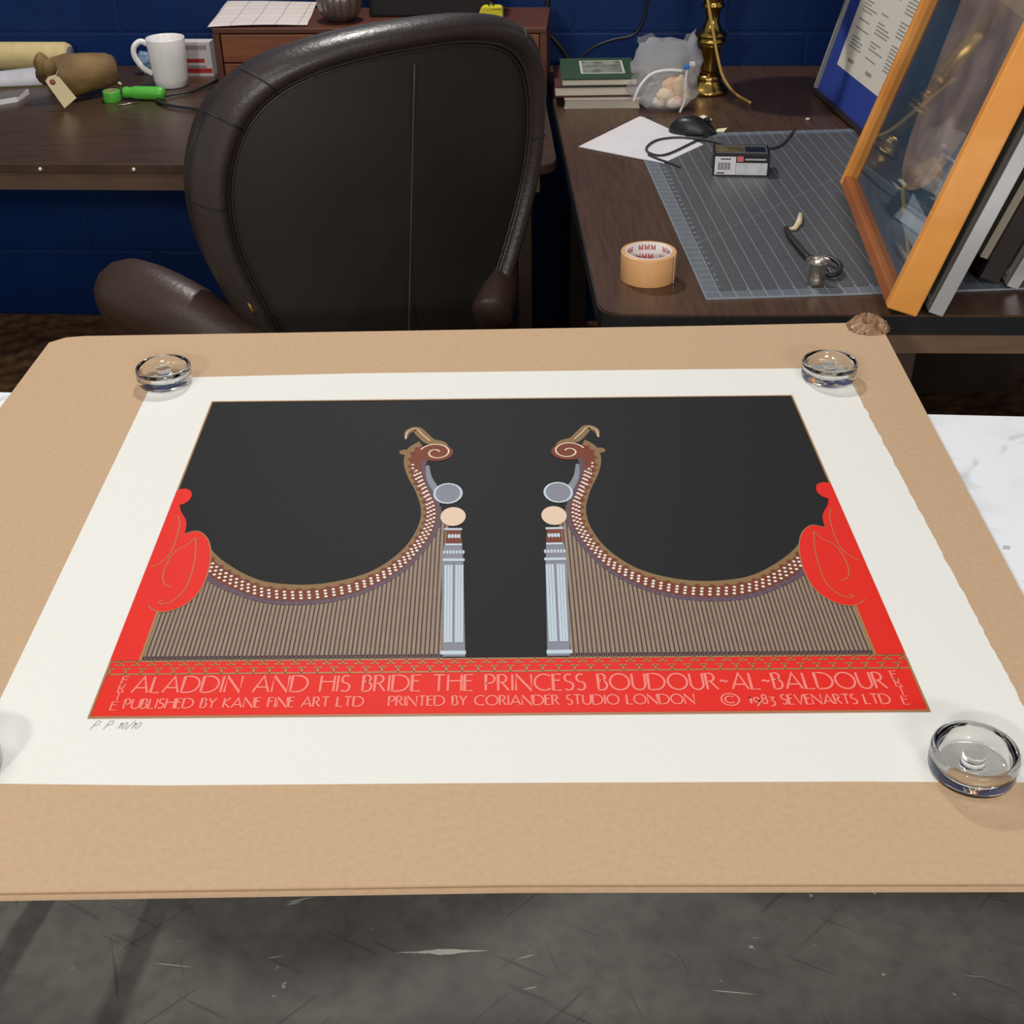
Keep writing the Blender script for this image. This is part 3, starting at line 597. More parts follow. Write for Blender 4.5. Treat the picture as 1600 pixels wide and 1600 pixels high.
MB().prism([(p.x, p.y) for p in a0[:2]] + [(a0[1].x + 0.006, a0[1].y + 0.075), (a0[0].x, a0[0].y + 0.09)], DZ, DZ + 0.012).build('page_block', pw, t, world=True)
MB().prism([(p.x + 0.001, p.y + 0.002) for p in a0[:2]] + [(a0[1].x + 0.004, a0[1].y + 0.073), (a0[0].x, a0[0].y + 0.088)], DZ + 0.0121, DZ + 0.0135).build('cover', mat('grey_cover', (112, 106, 104), 0.4, var=0.2, scale=20), t, world=True)

# green tape roll, screwdriver, pencil stub, pin
grn = mat('green_plastic', (84, 178, 62), 0.4)
c = D(176.5, 158); t = thing('tape_roll', 'small bright green tape roll in front of the mug', 'tape', (c.x, c.y, DZ))
MB().lathe([(0.0145, 0.0), (0.0205, 0.0), (0.0212, 0.002), (0.0212, 0.024), (0.0205, 0.026), (0.0145, 0.026), (0.0145, 0.0)], 32, cap=False).build('green_tape', grn, t)
MB().lathe([(0.0125, 0.0), (0.0144, 0.0), (0.0144, 0.026), (0.0125, 0.026), (0.0125, 0.0)], 28, cap=False).build('core', mat('tan_core', (140, 110, 84), 0.8), t)
c0 = D(192, 156); c1 = D(258, 158); zz = DZ + 0.0165; dr = (c1 - c0); dr.z = 0; ln = dr.length; q_ = dr.normalized().to_track_quat('Z', 'Y').to_matrix().to_4x4()
t = thing('screwdriver', 'green handled screwdriver lying on the desk below the mug', 'screwdriver', (c0.x, c0.y, DZ))
M = Matrix.Translation((c0.x, c0.y + 0.008, zz)) @ q_
MB().lathe([(0.004, ln * 0.0), (0.0125, 0.004), (0.0145, 0.012), (0.0125, 0.020), (0.0145, 0.028), (0.0162, 0.036), (0.0165, ln - 0.014), (0.0150, ln - 0.004), (0.009, ln)], 24, M, flute=lambda a, j: 1 - 0.05 * abs(math.sin(4 * a)) if j > 3 else 1).build('handle', grn, t, world=True)
MB().lathe([(0.003, -0.03), (0.003, 0.002)], 12, M).build('shaft', metal_d, t, world=True)
p0 = D(171, 126); p1 = D(189, 134); t = thing('pencil_stub', 'short yellow pencil stub behind the green tape roll', 'pencil', (p0.x, p0.y, DZ))
MB().tube([p0 + Vector((0, 0, 0.0042)), p0.lerp(p1, 0.75) + Vector((0, 0, 0.0042))], 0.004, 6).build('barrel', mat('pencil_yellow', (214, 180, 70), 0.5), t, world=True)
MB().tube([p0.lerp(p1, 0.8) + Vector((0, 0, 0.0042)), p1 + Vector((0, 0, 0.0042))], [0.004, 0.0035], 8).build('eraser', mat('eraser', (230, 224, 190), 0.7), t, world=True)
p0 = D(185, 166); p1 = D(218, 161); o = MB().tube([p0 + Vector((0, 0, 0.0022)), p1 + Vector((0, 0, 0.0022))], [0.0022, 0.0015], 8).build('metal_pin', mat('steel', (180, 178, 172), 0.3, metal=0.9), loc=(p0.x, p0.y, DZ), world=True)
tag(o, 'thin metal pin lying in front of the green screwdriver', 'pin')

# white mug
c = D(269, 134); t = thing('mug', 'plain white ceramic mug with its handle to the left', 'mug', (c.x, c.y, DZ)); cer = mat('white_ceramic', (236, 232, 232), 0.18, spec=0.6)
MB().lathe([(0.002, 0.002), (0.036, 0.0), (0.041, 0.003), (0.0435, 0.02), (0.0465, 0.07), (0.0485, 0.118), (0.0478, 0.120), (0.0458, 0.118), (0.0435, 0.07), (0.0405, 0.02), (0.036, 0.010), (0.002, 0.009)], 48, cap=False).build('cup', cer, t)
MB().tube(crom([(-0.044, 0.0, 0.103), (-0.062, -0.006, 0.112), (-0.078, -0.012, 0.100), (-0.080, -0.013, 0.078), (-0.066, -0.009, 0.050), (-0.044, -0.003, 0.032)], 6), 0.0055, 12, flat=1.3).build('handle', cer, t)
# blue crumpled wrapper
c = D(229, 117); bl = MB().ball((0, 0, 0.028), (0.024, 0.016, 0.029), seg=14, ring=9, fn=lambda d: 1 + 0.3 * noise.noise(d * 2.7)); bl.sm = [False] * len(bl.sm)
o = bl.build('plastic_wrapper', mat('pale_blue_plastic', (116, 146, 176), 0.3, var=0.3, scale=50), loc=(c.x, c.y + 0.01, DZ)); tag(o, 'crumpled pale blue plastic wrapper behind the mug handle', 'wrapper')
# white and red box
c = D(316, 119); t = thing('small_box', 'small white box with red bands between the mug and the wooden chest', 'box', (c.x, c.y, DZ), ANG)
hb = aty(316, 66, c.y).z - DZ
MB().box((-0.012, 0.02, hb / 2), (0.086, 0.04, hb)).build('carton', mat('white_carton', (208, 202, 204), 0.5), t)
rd = mat('label_red', (176, 44, 40), 0.5); gy = mat('label_grey', (150, 140, 142), 0.5)
MB().box((-0.012, -0.0004, 0.014), (0.082, 0.0008, 0.012)).build('red_band', rd, t); MB().box((-0.018, -0.0004, hb * 0.46), (0.06, 0.0008, 0.010)).build('red_band', rd, t)
MB().box((-0.014, -0.0004, hb * 0.85), (0.07, 0.0008, 0.012)).build('grey_band', gy, t); MB().box((-0.016, -0.0004, hb * 0.28), (0.062, 0.0008, 0.006)).build('grey_band', gy, t)
# black strap
pts = [D(*p) + Vector((0, 0, 0.006)) for p in ((352, 124), (330, 134), (300, 146), (268, 152), (249, 157), (252, 164), (275, 170), (305, 174), (345, 182))]
o = MB().tube(crom(pts, 5), 0.006, 8, flat=0.5).build('strap', blackp, loc=(pts[0].x, pts[0].y, DZ), world=True); tag(o, 'thin black strap looped on the desk right of the green screwdriver', 'strap')

# wooden chest of drawers
c = D(345, 151); cz = 0.163; wch = 0.815; dch = 0.245
t = thing('wooden_chest', 'reddish brown wooden drawer chest on the desk behind the chair', 'chest', (c.x, c.y, DZ), ANG)
cw = mat('reddish_wood', (112, 62, 38), 0.42, rgb2=(134, 78, 48), scale=6, stretch=(1, 6, 14)); cdk = mat('chest_dark_wood', (86, 46, 30), 0.42, var=0.15, scale=8)
MB().box((wch / 2, dch / 2, cz - 0.006), (wch, dch, 0.012)).build('top_board', cdk, t, bevel=0.002)
for x in (0.008, wch - 0.008): MB().box((x, dch / 2, (cz - 0.012) / 2), (0.016, dch, cz - 0.012)).build('side_board', cdk, t)
MB().box((wch / 2, dch / 2 + 0.01, 0.006), (wch - 0.032, dch - 0.02, 0.012)).build('bottom_board', cdk, t); MB().box((wch / 2, dch - 0.004, cz / 2), (wch - 0.032, 0.008, cz - 0.03)).build('back_board', cdk, t)
for z0, z1 in ((0.082, 0.148), (0.013, 0.079)):
    d_ = MB().box((wch / 2, 0.012, (z0 + z1) / 2), (wch - 0.036, 0.018, z1 - z0)).build('drawer', cw, t, bevel=0.002)
    MB().ball((wch / 2, -0.006, (z0 + z1) / 2), 0.010).build('knob', cdk, d_)
ct_ = DZ + cz
def T_(px, py): return atz(px, py, ct_)
q4 = [T_(324, 44), T_(480, 41), T_(496, 4), T_(357, 1)]
nx, ny = 12, 8; vs = []
for j in range(ny + 1):
    for i in range(nx + 1):
        a_, b_ = i / nx, j / ny; p = q4[0].lerp(q4[1], a_).lerp(q4[3].lerp(q4[2], a_), b_)
        vs.append((p.x, p.y, ct_ + 0.0012 + 0.003 * abs(math.sin(3.2 * a_)) * (1 - b_) + 0.002 * math.sin(5 * b_ + 1) ** 2))
pp = MB().add(vs, [(j * (nx + 1) + i, j * (nx + 1) + i + 1, (j + 1) * (nx + 1) + i + 1, (j + 1) * (nx + 1) + i) for j in range(ny) for i in range(nx)], None, True)
lm = nodes_mat('printed_form', 0.8, 0.2); m, N, L, b, tc = lm
br = N.new('ShaderNodeTexBrick'); L.new(tc.outputs['Object'], br.inputs[0]); br.inputs['Scale'].default_value = 1; br.inputs['Brick Width'].default_value = 0.055; br.inputs['Row Height'].default_value = 0.05; br.inputs['Mortar Size'].default_value = 0.0012; br.offset = 0
br.inputs['Color1'].default_value = (*lin((206, 196, 192)), 1); br.inputs['Color2'].default_value = (*lin((212, 202, 198)), 1); br.inputs['Mortar'].default_value = (*lin((150, 142, 142)), 1); L.new(br.outputs[0], b.inputs['Base Color'])
o = pp.build('printed_sheet', m, loc=(q4[0].x, q4[0].y, ct_), world=True); tag(o, 'white printed sheet lying on top of the wooden chest', 'paper')
c = T_(531, 36)
t = thing('ribbed_vase', 'silver ribbed pumpkin-shaped vase standing on the wooden chest', 'vase', (c.x, c.y + 0.03, ct_))
pew = mat('pewter', (128, 118, 110), 0.35, metal=0.75, var=0.15, scale=20)
MB().lathe([(0.02, 0.0), (0.032, 0.002), (0.049, 0.018), (0.057, 0.042), (0.056, 0.064), (0.046, 0.084), (0.03, 0.094), (0.02, 0.098)], 96, flute=lambda a, j: 1 - 0.07 * (1 - abs(math.sin(7 * a))) ** 2).build('ribbed_body', pew, t)
MB().lathe([(0.02, 0.097), (0.017, 0.104), (0.021, 0.116), (0.019, 0.118)], 32).build('neck', pew, t)
c = T_(675, 30)
t = thing('black_case', 'black case behind the chair top on the wooden chest', 'case', (c.x, c.y + 0.075, ct_), ANG)
MB().prism(rounded([(-0.155, -0.05), (0.155, -0.05), (0.155, 0.05), (-0.155, 0.05)], 0.012), 0, 0.20).build('case_body', mat('black_matte', (16, 15, 16), 0.7), t, bevel=0.006)
MB().tube(crom([(-0.05, 0, 0.199), (-0.045, 0, 0.22), (0.045, 0, 0.22), (0.05, 0, 0.199)], 5), 0.006, 8).build('handle', blackp, t)
c = T_(768, 33)
t = thing('tape_measure', 'small yellow tape measure on the right end of the wooden chest', 'tape measure', (c.x, c.y + 0.015, ct_), ANG)
MB().prism(rounded([(-0.029, 0), (0.029, 0), (0.029, 0.024), (0.024, 0.032), (-0.020, 0.032), (-0.029, 0.022)], 0.006), -0.018, 0.018, Matrix.Rotation(math.radians(90), 4, 'X')).build('yellow_case', mat('yellow_plastic', (214, 204, 50), 0.4), t, bevel=0.003)
MB().tube(crom([(-0.006, 0, 0.031), (-0.004, 0, 0.038), (0.004, 0, 0.038), (0.006, 0, 0.031)], 4), 0.002, 8).build('belt_loop', blackp, t)

# cables on the wall
def wallp(px, py, d=0.012):
    n_ = UY; r = ray(px, py); k = (RO - CAM).dot(n_) / r.dot(n_); return CAM + r * (k * 1.0) - n_ * d
for lb, path, rr in (('thin black cable hanging down the blue wall behind the books', ((1013, -30), (1010, 5), (1004, 32), (990, 53), (960, 60), (932, 70), (908, 88), (898, 108)), 0.0035),
                     ('thick black cable sloping down the wall right of the wooden chest', ((857, -30), (855, 8), (846, 28), (852, 44), (868, 62), (884, 82), (896, 106)), 0.006)):
    pts = crom([wallp(*p) for p in path], 5)
    o = MB().tube(pts, rr, 8).build('cable', blackp, loc=pts[-1], world=True); tag(o, lb, 'cable')

# ------------------------------------------------------------------ things on the worktable
def book(name, lb, pxl, pxr, pyf, z0, th, depth, cover, pages, ct=0.003, rz=-0.03, label_part=None):
    l = atz(pxl, pyf, z0); r = atz(pxr, pyf, z0); wd = (r - l).length
    t = thing(name, lb, 'book', (l.x, l.y, z0), rz)
    MB().box((wd / 2, depth / 2, ct / 2), (wd, depth, ct)).build('back_cover', cover, t); MB().box((wd / 2, depth / 2, th - ct / 2), (wd, depth, ct)).build('front_cover', cover, t)
    MB().box((wd / 2, depth / 2 + 0.001, th / 2), (wd - 0.004, depth - 0.003, th - 2 * ct)).build('page_block', pages, t)
    return t, wd
pages = mat('book_pages', (226, 218, 200), 0.8, var=0.06, scale=200, stretch=(0.1, 0.1, 6)); marn = mat('maroon_cover', (84, 40, 42), 0.5); grc = mat('green_cloth', (36, 66, 42), 0.7, var=0.1, scale=100)
z = DZ; BK = 'stacked books'
book('book', 'pale white book at the bottom of the stack under the maroon book', 882, 1000, 170, z, 0.022, 0.19, mat('pale_cover', (206, 198, 186), 0.6), mat('pale_pages', (200, 190, 176), 0.8), 0.0015); z += 0.0222
book('book', 'maroon covered book in the middle of the stack by the plastic bag', 867, 998, 152.5, z, 0.026, 0.21, marn, pages, 0.0038, -0.02); z += 0.0262
tb, wd = book('book', 'green book with a picture on its cover, on top of the stack', 878, 996, 136, z, 0.0185, 0.205, grc, pages, 0.003, -0.02)
MB().box((wd * 0.56, 0.112, 0.0187), (0.106, 0.128, 0.0004)).build('picture_border', mat('picture_border', (196, 196, 180), 0.6), tb)
pic = mat('cover_picture', (86, 92, 84), 0.5, rgb2=(150, 152, 140), scale=34)
MB().box((wd * 0.56, 0.112, 0.0191), (0.096, 0.116, 0.0004)).build('picture', pic, tb)
# zip bag
c = D(1040, 176)
t = thing('zip_bag', 'clear plastic zip bag of beige pieces leaning by the brass lamp', 'bag', (c.x, c.y + 0.03, DZ))
m, N, L, b, tc = nodes_mat('clear_plastic_film', 0.25, 0.6)
b.inputs['Base Color'].default_value = (*lin((222, 222, 224)), 1); b.inputs['Alpha'].default_value = 0.27
film = m
n1, n2 = 26, 22; vs = []
for j in range(n2 + 1):
    v_ = j / n2
    for i in range(n1):
        a = 2 * math.pi * i / n1; wv = 0.080 * (1 - 0.25 * abs(v_ - 0.35)) * (0.55 + 0.45 * min(1, v_ * 6)); dv = 0.05 * (1 - v_) ** 0.7 * min(1, 0.4 + v_ * 6) + 0.006
        k = 0.20 * noise.noise(Vector((math.cos(a) * 2.0, math.sin(a) * 2.0, v_ * 4.0))) + 0.16 * noise.noise(Vector((math.cos(a) * 6, math.sin(a) * 6, v_ * 11)))
        top = 0.152 + 0.008 * math.sin(a * 3 + 0.6) + 0.016 * max(0, math.cos(a)) ** 4 + 0.010 * noise.noise(Vector((math.cos(a) * 3, math.sin(a) * 3, 9)))
        vs.append((wv * math.cos(a) * (1 + k), dv * math.sin(a) * (1 + k) + 0.03 * v_, 0.002 + v_ * top))
mb = MB().add(vs, [(j * n1 + i, j * n1 + (i + 1) % n1, (j + 1) * n1 + (i + 1) % n1, (j + 1) * n1 + i) for j in range(n2) for i in range(n1)], None, True)
mb.build('plastic_film', film, t)
zipm = mat('zip_white', (214, 214, 216), 0.4)
fr = lambda px, py, d: aty(px, py, c.y + d) - Vector(t.location)
MB().tube(crom([fr(*p) for p in ((990, 158, -0.03), (1000, 135, -0.03), (1018, 116, -0.02), (1042, 110, -0.02), (1066, 111, -0.02))], 6), 0.0035, 8).build('zip_strip', zipm, t)
MB().tube(crom([fr(*p) for p in ((1074, 104, -0.02), (1071, 130, -0.025), (1070, 155, -0.03), (1062, 176, -0.035))], 6), 0.0028, 8).build('zip_strip', zipm, t)
p = fr(1073, 105, -0.022); MB().box(p, (0.013, 0.008, 0.010)).build('zip_slider', mat('slider_blue', (40, 110, 190), 0.4), t, bevel=0.002)
p = fr(1082, 100, -0.022); MB().box(p, (0.013, 0.004, 0.010)).build('zip_end', zipm, t, bevel=0.002)
for k, (px, py, d, r, col_) in enumerate(((1050, 134, 0.01, (0.024, 0.016, 0.02), (222, 168, 118)), (1063, 136, 0.0, (0.018, 0.014, 0.026), (230, 200, 150)), (1040, 148, -0.005, (0.022, 0.014, 0.014), (232, 206, 160)), (1058, 158, -0.01, (0.020, 0.016, 0.012), (206, 150, 110)), (1054, 172, -0.012, (0.022, 0.018, 0.014), (214, 190, 176)), (1030, 160, 0.0, (0.016, 0.014, 0.012), (206, 194, 172)), (1068, 150, 0.005, (0.016, 0.014, 0.02), (234, 208, 150)))):
    p = aty(px, py, c.y + 0.03 + d); o = MB().ball((0, 0, 0), r, fn=lambda q: 1 + 0.25 * noise.noise(q * 2 + Vector((k, 0, 0)))).build('beige_piece', mat('piece_%d' % k, col_, 0.7, var=0.1, scale=60), loc=(p.x, p.y, max(p.z, DZ + r[2] + 0.004)))
    tag(o, 'beige irregular piece inside the clear zip bag', 'piece', 'pieces in the zip bag')
# brass lamp
c = D(1109, 150)
t = thing('brass_lamp', 'turned brass table lamp standing at the blue wall', 'lamp', (c.x, c.y + 0.035, DZ)); brs = mat('aged_brass', (170, 140, 76), 0.22, metal=1.0, var=0.15, scale=8)
MB().lathe([(0.0024, 0.0), (0.0472, 0.0), (0.0496, 0.004), (0.0484, 0.010), (0.0425, 0.014), (0.0389, 0.020), (0.0330, 0.026), (0.0307, 0.034), (0.0319, 0.038), (0.0260, 0.044), (0.0224, 0.046)], 48).build('base', brs, t)
MB().lathe([(0.0262, 0.046), (0.0255, 0.06), (0.0269, 0.112), (0.0304, 0.116)], 48, flute=lambda a, j: 1 - 0.05 * abs(math.sin(4 * a))).build('fluted_column', brs, t)
MB().lathe([(0.0304, 0.116), (0.0359, 0.120), (0.0359, 0.126), (0.0304, 0.131), (0.0373, 0.136), (0.0373, 0.140), (0.0276, 0.146), (0.0221, 0.156), (0.0159, 0.170), (0.0166, 0.182), (0.0200, 0.196), (0.0276, 0.202), (0.0276, 0.207), (0.0221, 0.211), (0.0248, 0.216), (0.0269, 0.225), (0.0248, 0.34), (0.0166, 0.35), (0.0110, 0.36), (0.0110, 0.40)], 40).build('turned_stem', brs, t)
MB().lathe([(0.0144, 0.40), (0.0192, 0.405), (0.0192, 0.46), (0.0120, 0.47)], 24).build('socket', brs, t)
sh = MB().lathe([(0.15, 0.42), (0.09, 0.64)], 48, cap=False).build('lamp_shade', mat('shade_fabric', (170, 154, 128), 0.9, var=0.1, scale=90), t); so = sh.modifiers.new('thick', 'SOLIDIFY'); so.thickness = 0.003
base = Vector(t.location)
cp = [aty(px, py, y_) for px, py, y_ in ((1105, -6, base.y - 0.032), (1110, 25, base.y - 0.038), (1116, 60, base.y - 0.040), (1122, 92, base.y - 0.050), (1129, 118, base.y - 0.06), (1141, 138, base.y - 0.07))] + [D(1153, 152) + Vector((0, 0, 0.004)), D(1172, 163) + Vector((0, 0, 0.004))]
MB().tube(crom(cp, 6), 0.0036, 8).build('cord', mat('gold_cord', (196, 160, 84), 0.45), t, world=True)
# white sheet, scraps, mouse
q4 = [D(904, 231), D(1036, 257), D(1099, 228), D(1001, 183)]
o = MB().prism([(p.x, p.y) for p in q4], DZ + 0.0012, DZ + 0.0032).build('paper_sheet', mat('white_sheet', (214, 211, 216), 0.8, var=0.03, scale=14), loc=(q4[0].x, q4[0].y, DZ + 0.0012), world=True); tag(o, 'white paper sheet lying askew under the black computer mouse', 'paper')
for lb, qq in (('small cream paper scrap behind the black mouse', ((1091, 186), (1099, 182), (1112, 190), (1104, 196))), ('small white paper scrap right of the black mouse', ((1118, 205), (1136, 203), (1131, 209), (1117, 209)))):
    p_ = [D(*a) for a in qq]; o = MB().prism([(p.x, p.y) for p in p_], DZ + 0.0036, DZ + 0.005).build('paper_scrap', mat('scrap_cream', (226, 220, 190), 0.8), loc=(p_[0].x, p_[0].y, DZ + 0.0036), world=True); tag(o, lb, 'paper scrap')
c = D(1083, 211)
t = thing('computer_mouse', 'black corded computer mouse on the white paper sheet', 'mouse', (c.x, c.y + 0.01, DZ + 0.0033), math.radians(-14)); mb_ = mat('mouse_black', (22, 22, 24), 0.4)
vs = []; ns, nt = 28, 10
for j in range(nt + 1):
    ph = (math.pi / 2) * j / nt
    for i in range(ns):
        a = 2 * math.pi * i / ns; r = math.cos(ph) ** 0.55; x = 0.054 * math.cos(a) * r; y = 0.031 * math.sin(a) * r; vs.append((x, y, 0.036 * math.sin(ph) * (1 - 1.6 * (x + 0.015) ** 2 / 0.054 ** 2 * 0.25)))
MB().add(vs, [(j * ns + i, j * ns + (i + 1) % ns, (j + 1) * ns + (i + 1) % ns, (j + 1) * ns + i) for j in range(nt) for i in range(ns)] + [list(range(ns))[::-1]], None, True).build('shell', mb_, t)
MB().lathe([(0.006, -0.0035), (0.008, -0.002), (0.008, 0.002), (0.006, 0.0035)], 16, Matrix.Translation((0.030, 0, 0.027)) @ Matrix.Rotation(math.radians(90), 4, 'X')).build('scroll_wheel', metal_d, t)
MB().box((0.040, 0.0, 0.0265), (0.02, 0.001, 0.0008), Matrix.Rotation(0, 4, 'Y')).build('button_seam', blackp, t)
cb_ = [Vector(t.location) + Vector((0.05, -0.012, 0.010))] + [D(*p) + Vector((0, 0, 0.0062)) for p in ((1108, 214), (1084, 226), (1040, 246), (1016, 244), (1010, 235), (1027, 223), (1064, 219), (1112, 225), (1150, 236), (1205, 236), (1226, 226), (1241, 206))]
MB().tube(crom(cb_, 6), 0.0024, 8).build('mouse_cord', mat('cord_black', (44, 44, 46), 0.5), t, world=False) if False else None
o = MB().tube([p - Vector(t.location) for p in crom(cb_, 6)], 0.0024, 8, M=Matrix.Rotation(math.radians(14), 4, 'Z')).build('mouse_cord', mat('cord_black', (44, 44, 46), 0.5), t)
cb_ = [D(*p) + Vector((0, 0, 0.0055)) for p in ((1013, 246), (1030, 253), (1048, 259), (1062, 265))]
o = MB().tube(crom(cb_, 5), 0.0024, 8).build('cord_end', MATS['cord_black'], loc=cb_[0], world=True); tag(o, 'loose dark cord end running onto the cutting mat', 'cord')

# cutting mat
m0, m1 = D(1103, 469), D(1375, 460); vx = (m1 - m0); vx.z = 0; vx.normalize(); vy = Vector((-vx.y, vx.x, 0)); ml = D(1005, 254) - m0
rz_m = math.atan2(vx.y, vx.x); MW, MD = 0.622, 0.925
t = thing('cutting_mat', 'large grey gridded cutting mat on the worktable', 'cutting mat', (m0.x, m0.y, DZ), rz_m)
gm = matgrid(MW, MD)
MB().prism(rounded([(0, 0), (MW, 0), (MW, MD), (0, MD)], 0.004), 0.0002, 0.003).build('mat_sheet', gm, t)
nb = MB()
for k in range(1, 35):
    sx_ = str(k); tw = sum(G[c_][0] for c_ in sx_) + 0.17 * (len(sx_) - 1); text(nb, sx_, (0.030, 0.0254 * k + 0.02), (0.030 + tw * 0.008, 0.0254 * k + 0.02), 0.008, 0.0009)
for k in range(1, 24):
    sx_ = str(k); tw = sum(G[c_][0] for c_ in sx_) + 0.17 * (len(sx_) - 1); text(nb, sx_, (0.0254 * k + 0.023, 0.029), (0.0254 * k + 0.023 + tw * 0.008, 0.029), 0.008, 0.0009)
nb.v = [Vector((v.x, v.y, 0.00315)) for v in nb.v]; nb.build('numbering', mat('mat_print', (160, 168, 178), 0.5), t)

# black box with label, on the mat
MZ = DZ + 0.003
l = atz(1113, 274.5, MZ); r = atz(1201, 276, MZ); wd = (r - l).length; hb = aty(1113, 241, l.y).z - MZ
t = thing('product_box', 'small black product box with a white barcode label on the mat', 'box', (l.x, l.y, MZ), math.atan2(r.y - l.y, r.x - l.x))
MB().box((wd / 2, 0.035, hb / 2), (wd, 0.07, hb)).build('carton', mat('black_carton', (20, 20, 22), 0.3), t, bevel=0.001)
lw = mat('label_white', (220, 220, 224), 0.35); lk = mat('label_black', (50, 50, 54), 0.5)
def front(name, a, b, c_, d_, m, dep=0.0004): return MB().box((wd * (a + c_) / 2, -dep, hb * (b + d_) / 2), (wd * (c_ - a), 0.0004, hb * (d_ - b))).build(name, m, t)
front('label', 0.03, 0.06, 0.40, 0.90, lw); front('label', 0.405, 0.06, 0.96, 0.62, mat('label_silver', (188, 190, 194), 0.3, rgb2=(214, 216, 220), scale=40))
front('logo_square', 0.42, 0.68, 0.53, 0.92, mat('logo_pink', (216, 110, 110), 0.4)); front('white_line', 0.56, 0.74, 0.93, 0.82, mat('line_grey', (168, 168, 172), 0.5))
mb1 = MB()
for k in range(11): mb1.box((wd * (0.10 + 0.020 * k), -0.0008, hb * 0.46), (wd * (0.008 + 0.006 * (k % 3 == 0)), 0.0004, hb * 0.34))
mb1.build('barcode', lk, t)
mb1 = MB(); 
for k in range(4): mb1.box((wd * (0.15 + 0.045 * k), -0.0008, hb * 0.79), (wd * 0.035, 0.0004, hb * 0.07))
mb1.box((wd * 0.14, -0.0008, hb * 0.14), (wd * 0.14, 0.0004, hb * 0.06)); mb1.build('label_print', lk, t)
MB().box((wd * 0.5, 0.036, hb + 0.0003), (wd * 0.92, 0.058, 0.0004)).build('top_panel', mat('top_silver', (90, 88, 84), 0.3), t)
MB().box((wd * 0.30, 0.034, hb + 0.0006), (wd * 0.50, 0.036, 0.0004)).build('top_photo', mat('top_photo_olive', (96, 84, 56), 0.35, var=0.4, scale=40), t); MB().box((wd * 0.75, 0.034, hb + 0.0006), (wd * 0.36, 0.036, 0.0004)).build('top_photo', mat('top_photo_navy', (24, 28, 46), 0.3), t)

# packing tape roll
c = D(1012, 434)
t = thing('packing_tape_roll', 'tan packing tape roll with red print inside its core, on the worktable', 'tape', (c.x, c.y, DZ)); tz = 0.048; tr = 0.0465
MB().lathe([(0.0395, 0.0), (tr - 0.0005, 0.0), (tr, 0.001), (tr, tz - 0.001), (tr - 0.0005, tz), (0.0395, tz), (0.0395, 0.0)], 64, cap=False).build('tan_tape', mat('tan_tape', (226, 172, 116), 0.35, spec=0.5, coat=0.3, var=0.04, scale=6), t)
MB().lathe([(0.0372, 0.0), (0.0394, 0.0), (0.0394, tz + 0.0006), (0.0372, tz + 0.0006), (0.0372, 0.0)], 64, cap=False).build('core', mat('core_white', (222, 214, 212), 0.7), t)
rp_ = MB()
for row, zz in enumerate((0.036, 0.020)):
    for k in range(22):
        if k % 4 == 3: continue
        for u_ in range(3):
            a0_ = 2 * math.pi * (k + 0.28 * u_ + 0.4 * row) / 22; a1_ = a0_ + 0.055; hh = 0.009 if u_ % 2 == 0 else 0.006
            vs = [(0.0370 * math.cos(a), 0.0370 * math.sin(a), z_) for z_ in (zz, zz + hh) for a in (a0_, a1_)]; rp_.add(vs, [(0, 2, 3, 1)])
rp_.build('red_print', mat('print_red', (190, 60, 62), 0.6), t)
MB().box((tr * 0.98, -0.012, tz * 0.5), (0.0012, 0.016, tz * 0.94), Matrix.Rotation(-0.25, 4, 'Z')).build('tape_end', mat('tape_clear', (206, 176, 144), 0.2, coat=0.5), t)

# metal cup, black strap, cream chip, crumb
c = atz(1274, 444, MZ); stl = mat('brushed_steel', (172, 166, 156), 0.28, metal=0.95)
t = thing('metal_cup', 'small flared metal cup standing near the front of the mat', 'cup', (c.x, c.y, MZ))
MB().lathe([(0.002, 0.0), (0.0135, 0.0), (0.0145, 0.001), (0.0148, 0.012), (0.0142, 0.013), (0.0150, 0.026), (0.0165, 0.034), (0.0200, 0.0405), (0.0205, 0.042), (0.0195, 0.0418), (0.0155, 0.035), (0.0135, 0.026), (0.0130, 0.004), (0.002, 0.003)], 40, cap=False).build('cup_body', stl, t)
t = thing('strap_tool', 'black wrist strap with an open ring end behind the metal cup', 'strap', tuple(atz(1262, 405, MZ)))
p_ = [atz(px, py, MZ + 0.006) for px, py in ((1228, 356), (1234, 368), (1248, 386), (1264, 404))]
MB().tube(crom(p_, 5), [0.0045 + 0.002 * min(1, i / 6) for i in range(16)], 10, flat=0.8).build('band', blackp, t, world=True)
p_ = [atz(px, py, MZ + 0.006 + h_) for px, py, h_ in ((1264, 404, 0), (1284, 400, 0.006), (1304, 406, 0.008), (1313, 416, 0.006), (1308, 428, 0.002), (1294, 429, 0.002), (1290, 421, 0.004))]
MB().tube(crom(p_, 5), 0.0048, 10, flat=0.8).build('ring_end', blackp, t, world=True)
p_ = [atz(px, py, MZ) for px, py in ((1233, 361), (1241, 361), (1248, 352), (1250, 340))]
o = MB().tube([p_[0] + Vector((0, 0, 0.004)), p_[1] + Vector((0, 0, 0.005)), p_[2] + Vector((0, 0, 0.006)), p_[3] + Vector((0, 0, 0.006))], [0.0025, 0.0042, 0.0058, 0.0042], 10).build('cream_chip', mat('cream_chip', (216, 200, 164), 0.7, var=0.1), loc=p_[0], world=True); tag(o, 'small curved cream chip at the far end of the black strap', 'chip')
c = D(1262, 188); o = MB().ball((0, 0, 0.003), (0.006, 0.004, 0.003), seg=8, ring=6).build('crumb', mat('crumb_white', (210, 206, 200), 0.6), loc=(c.x, c.y, DZ)); tag(o, 'small white crumb on the table behind the mat', 'crumb')

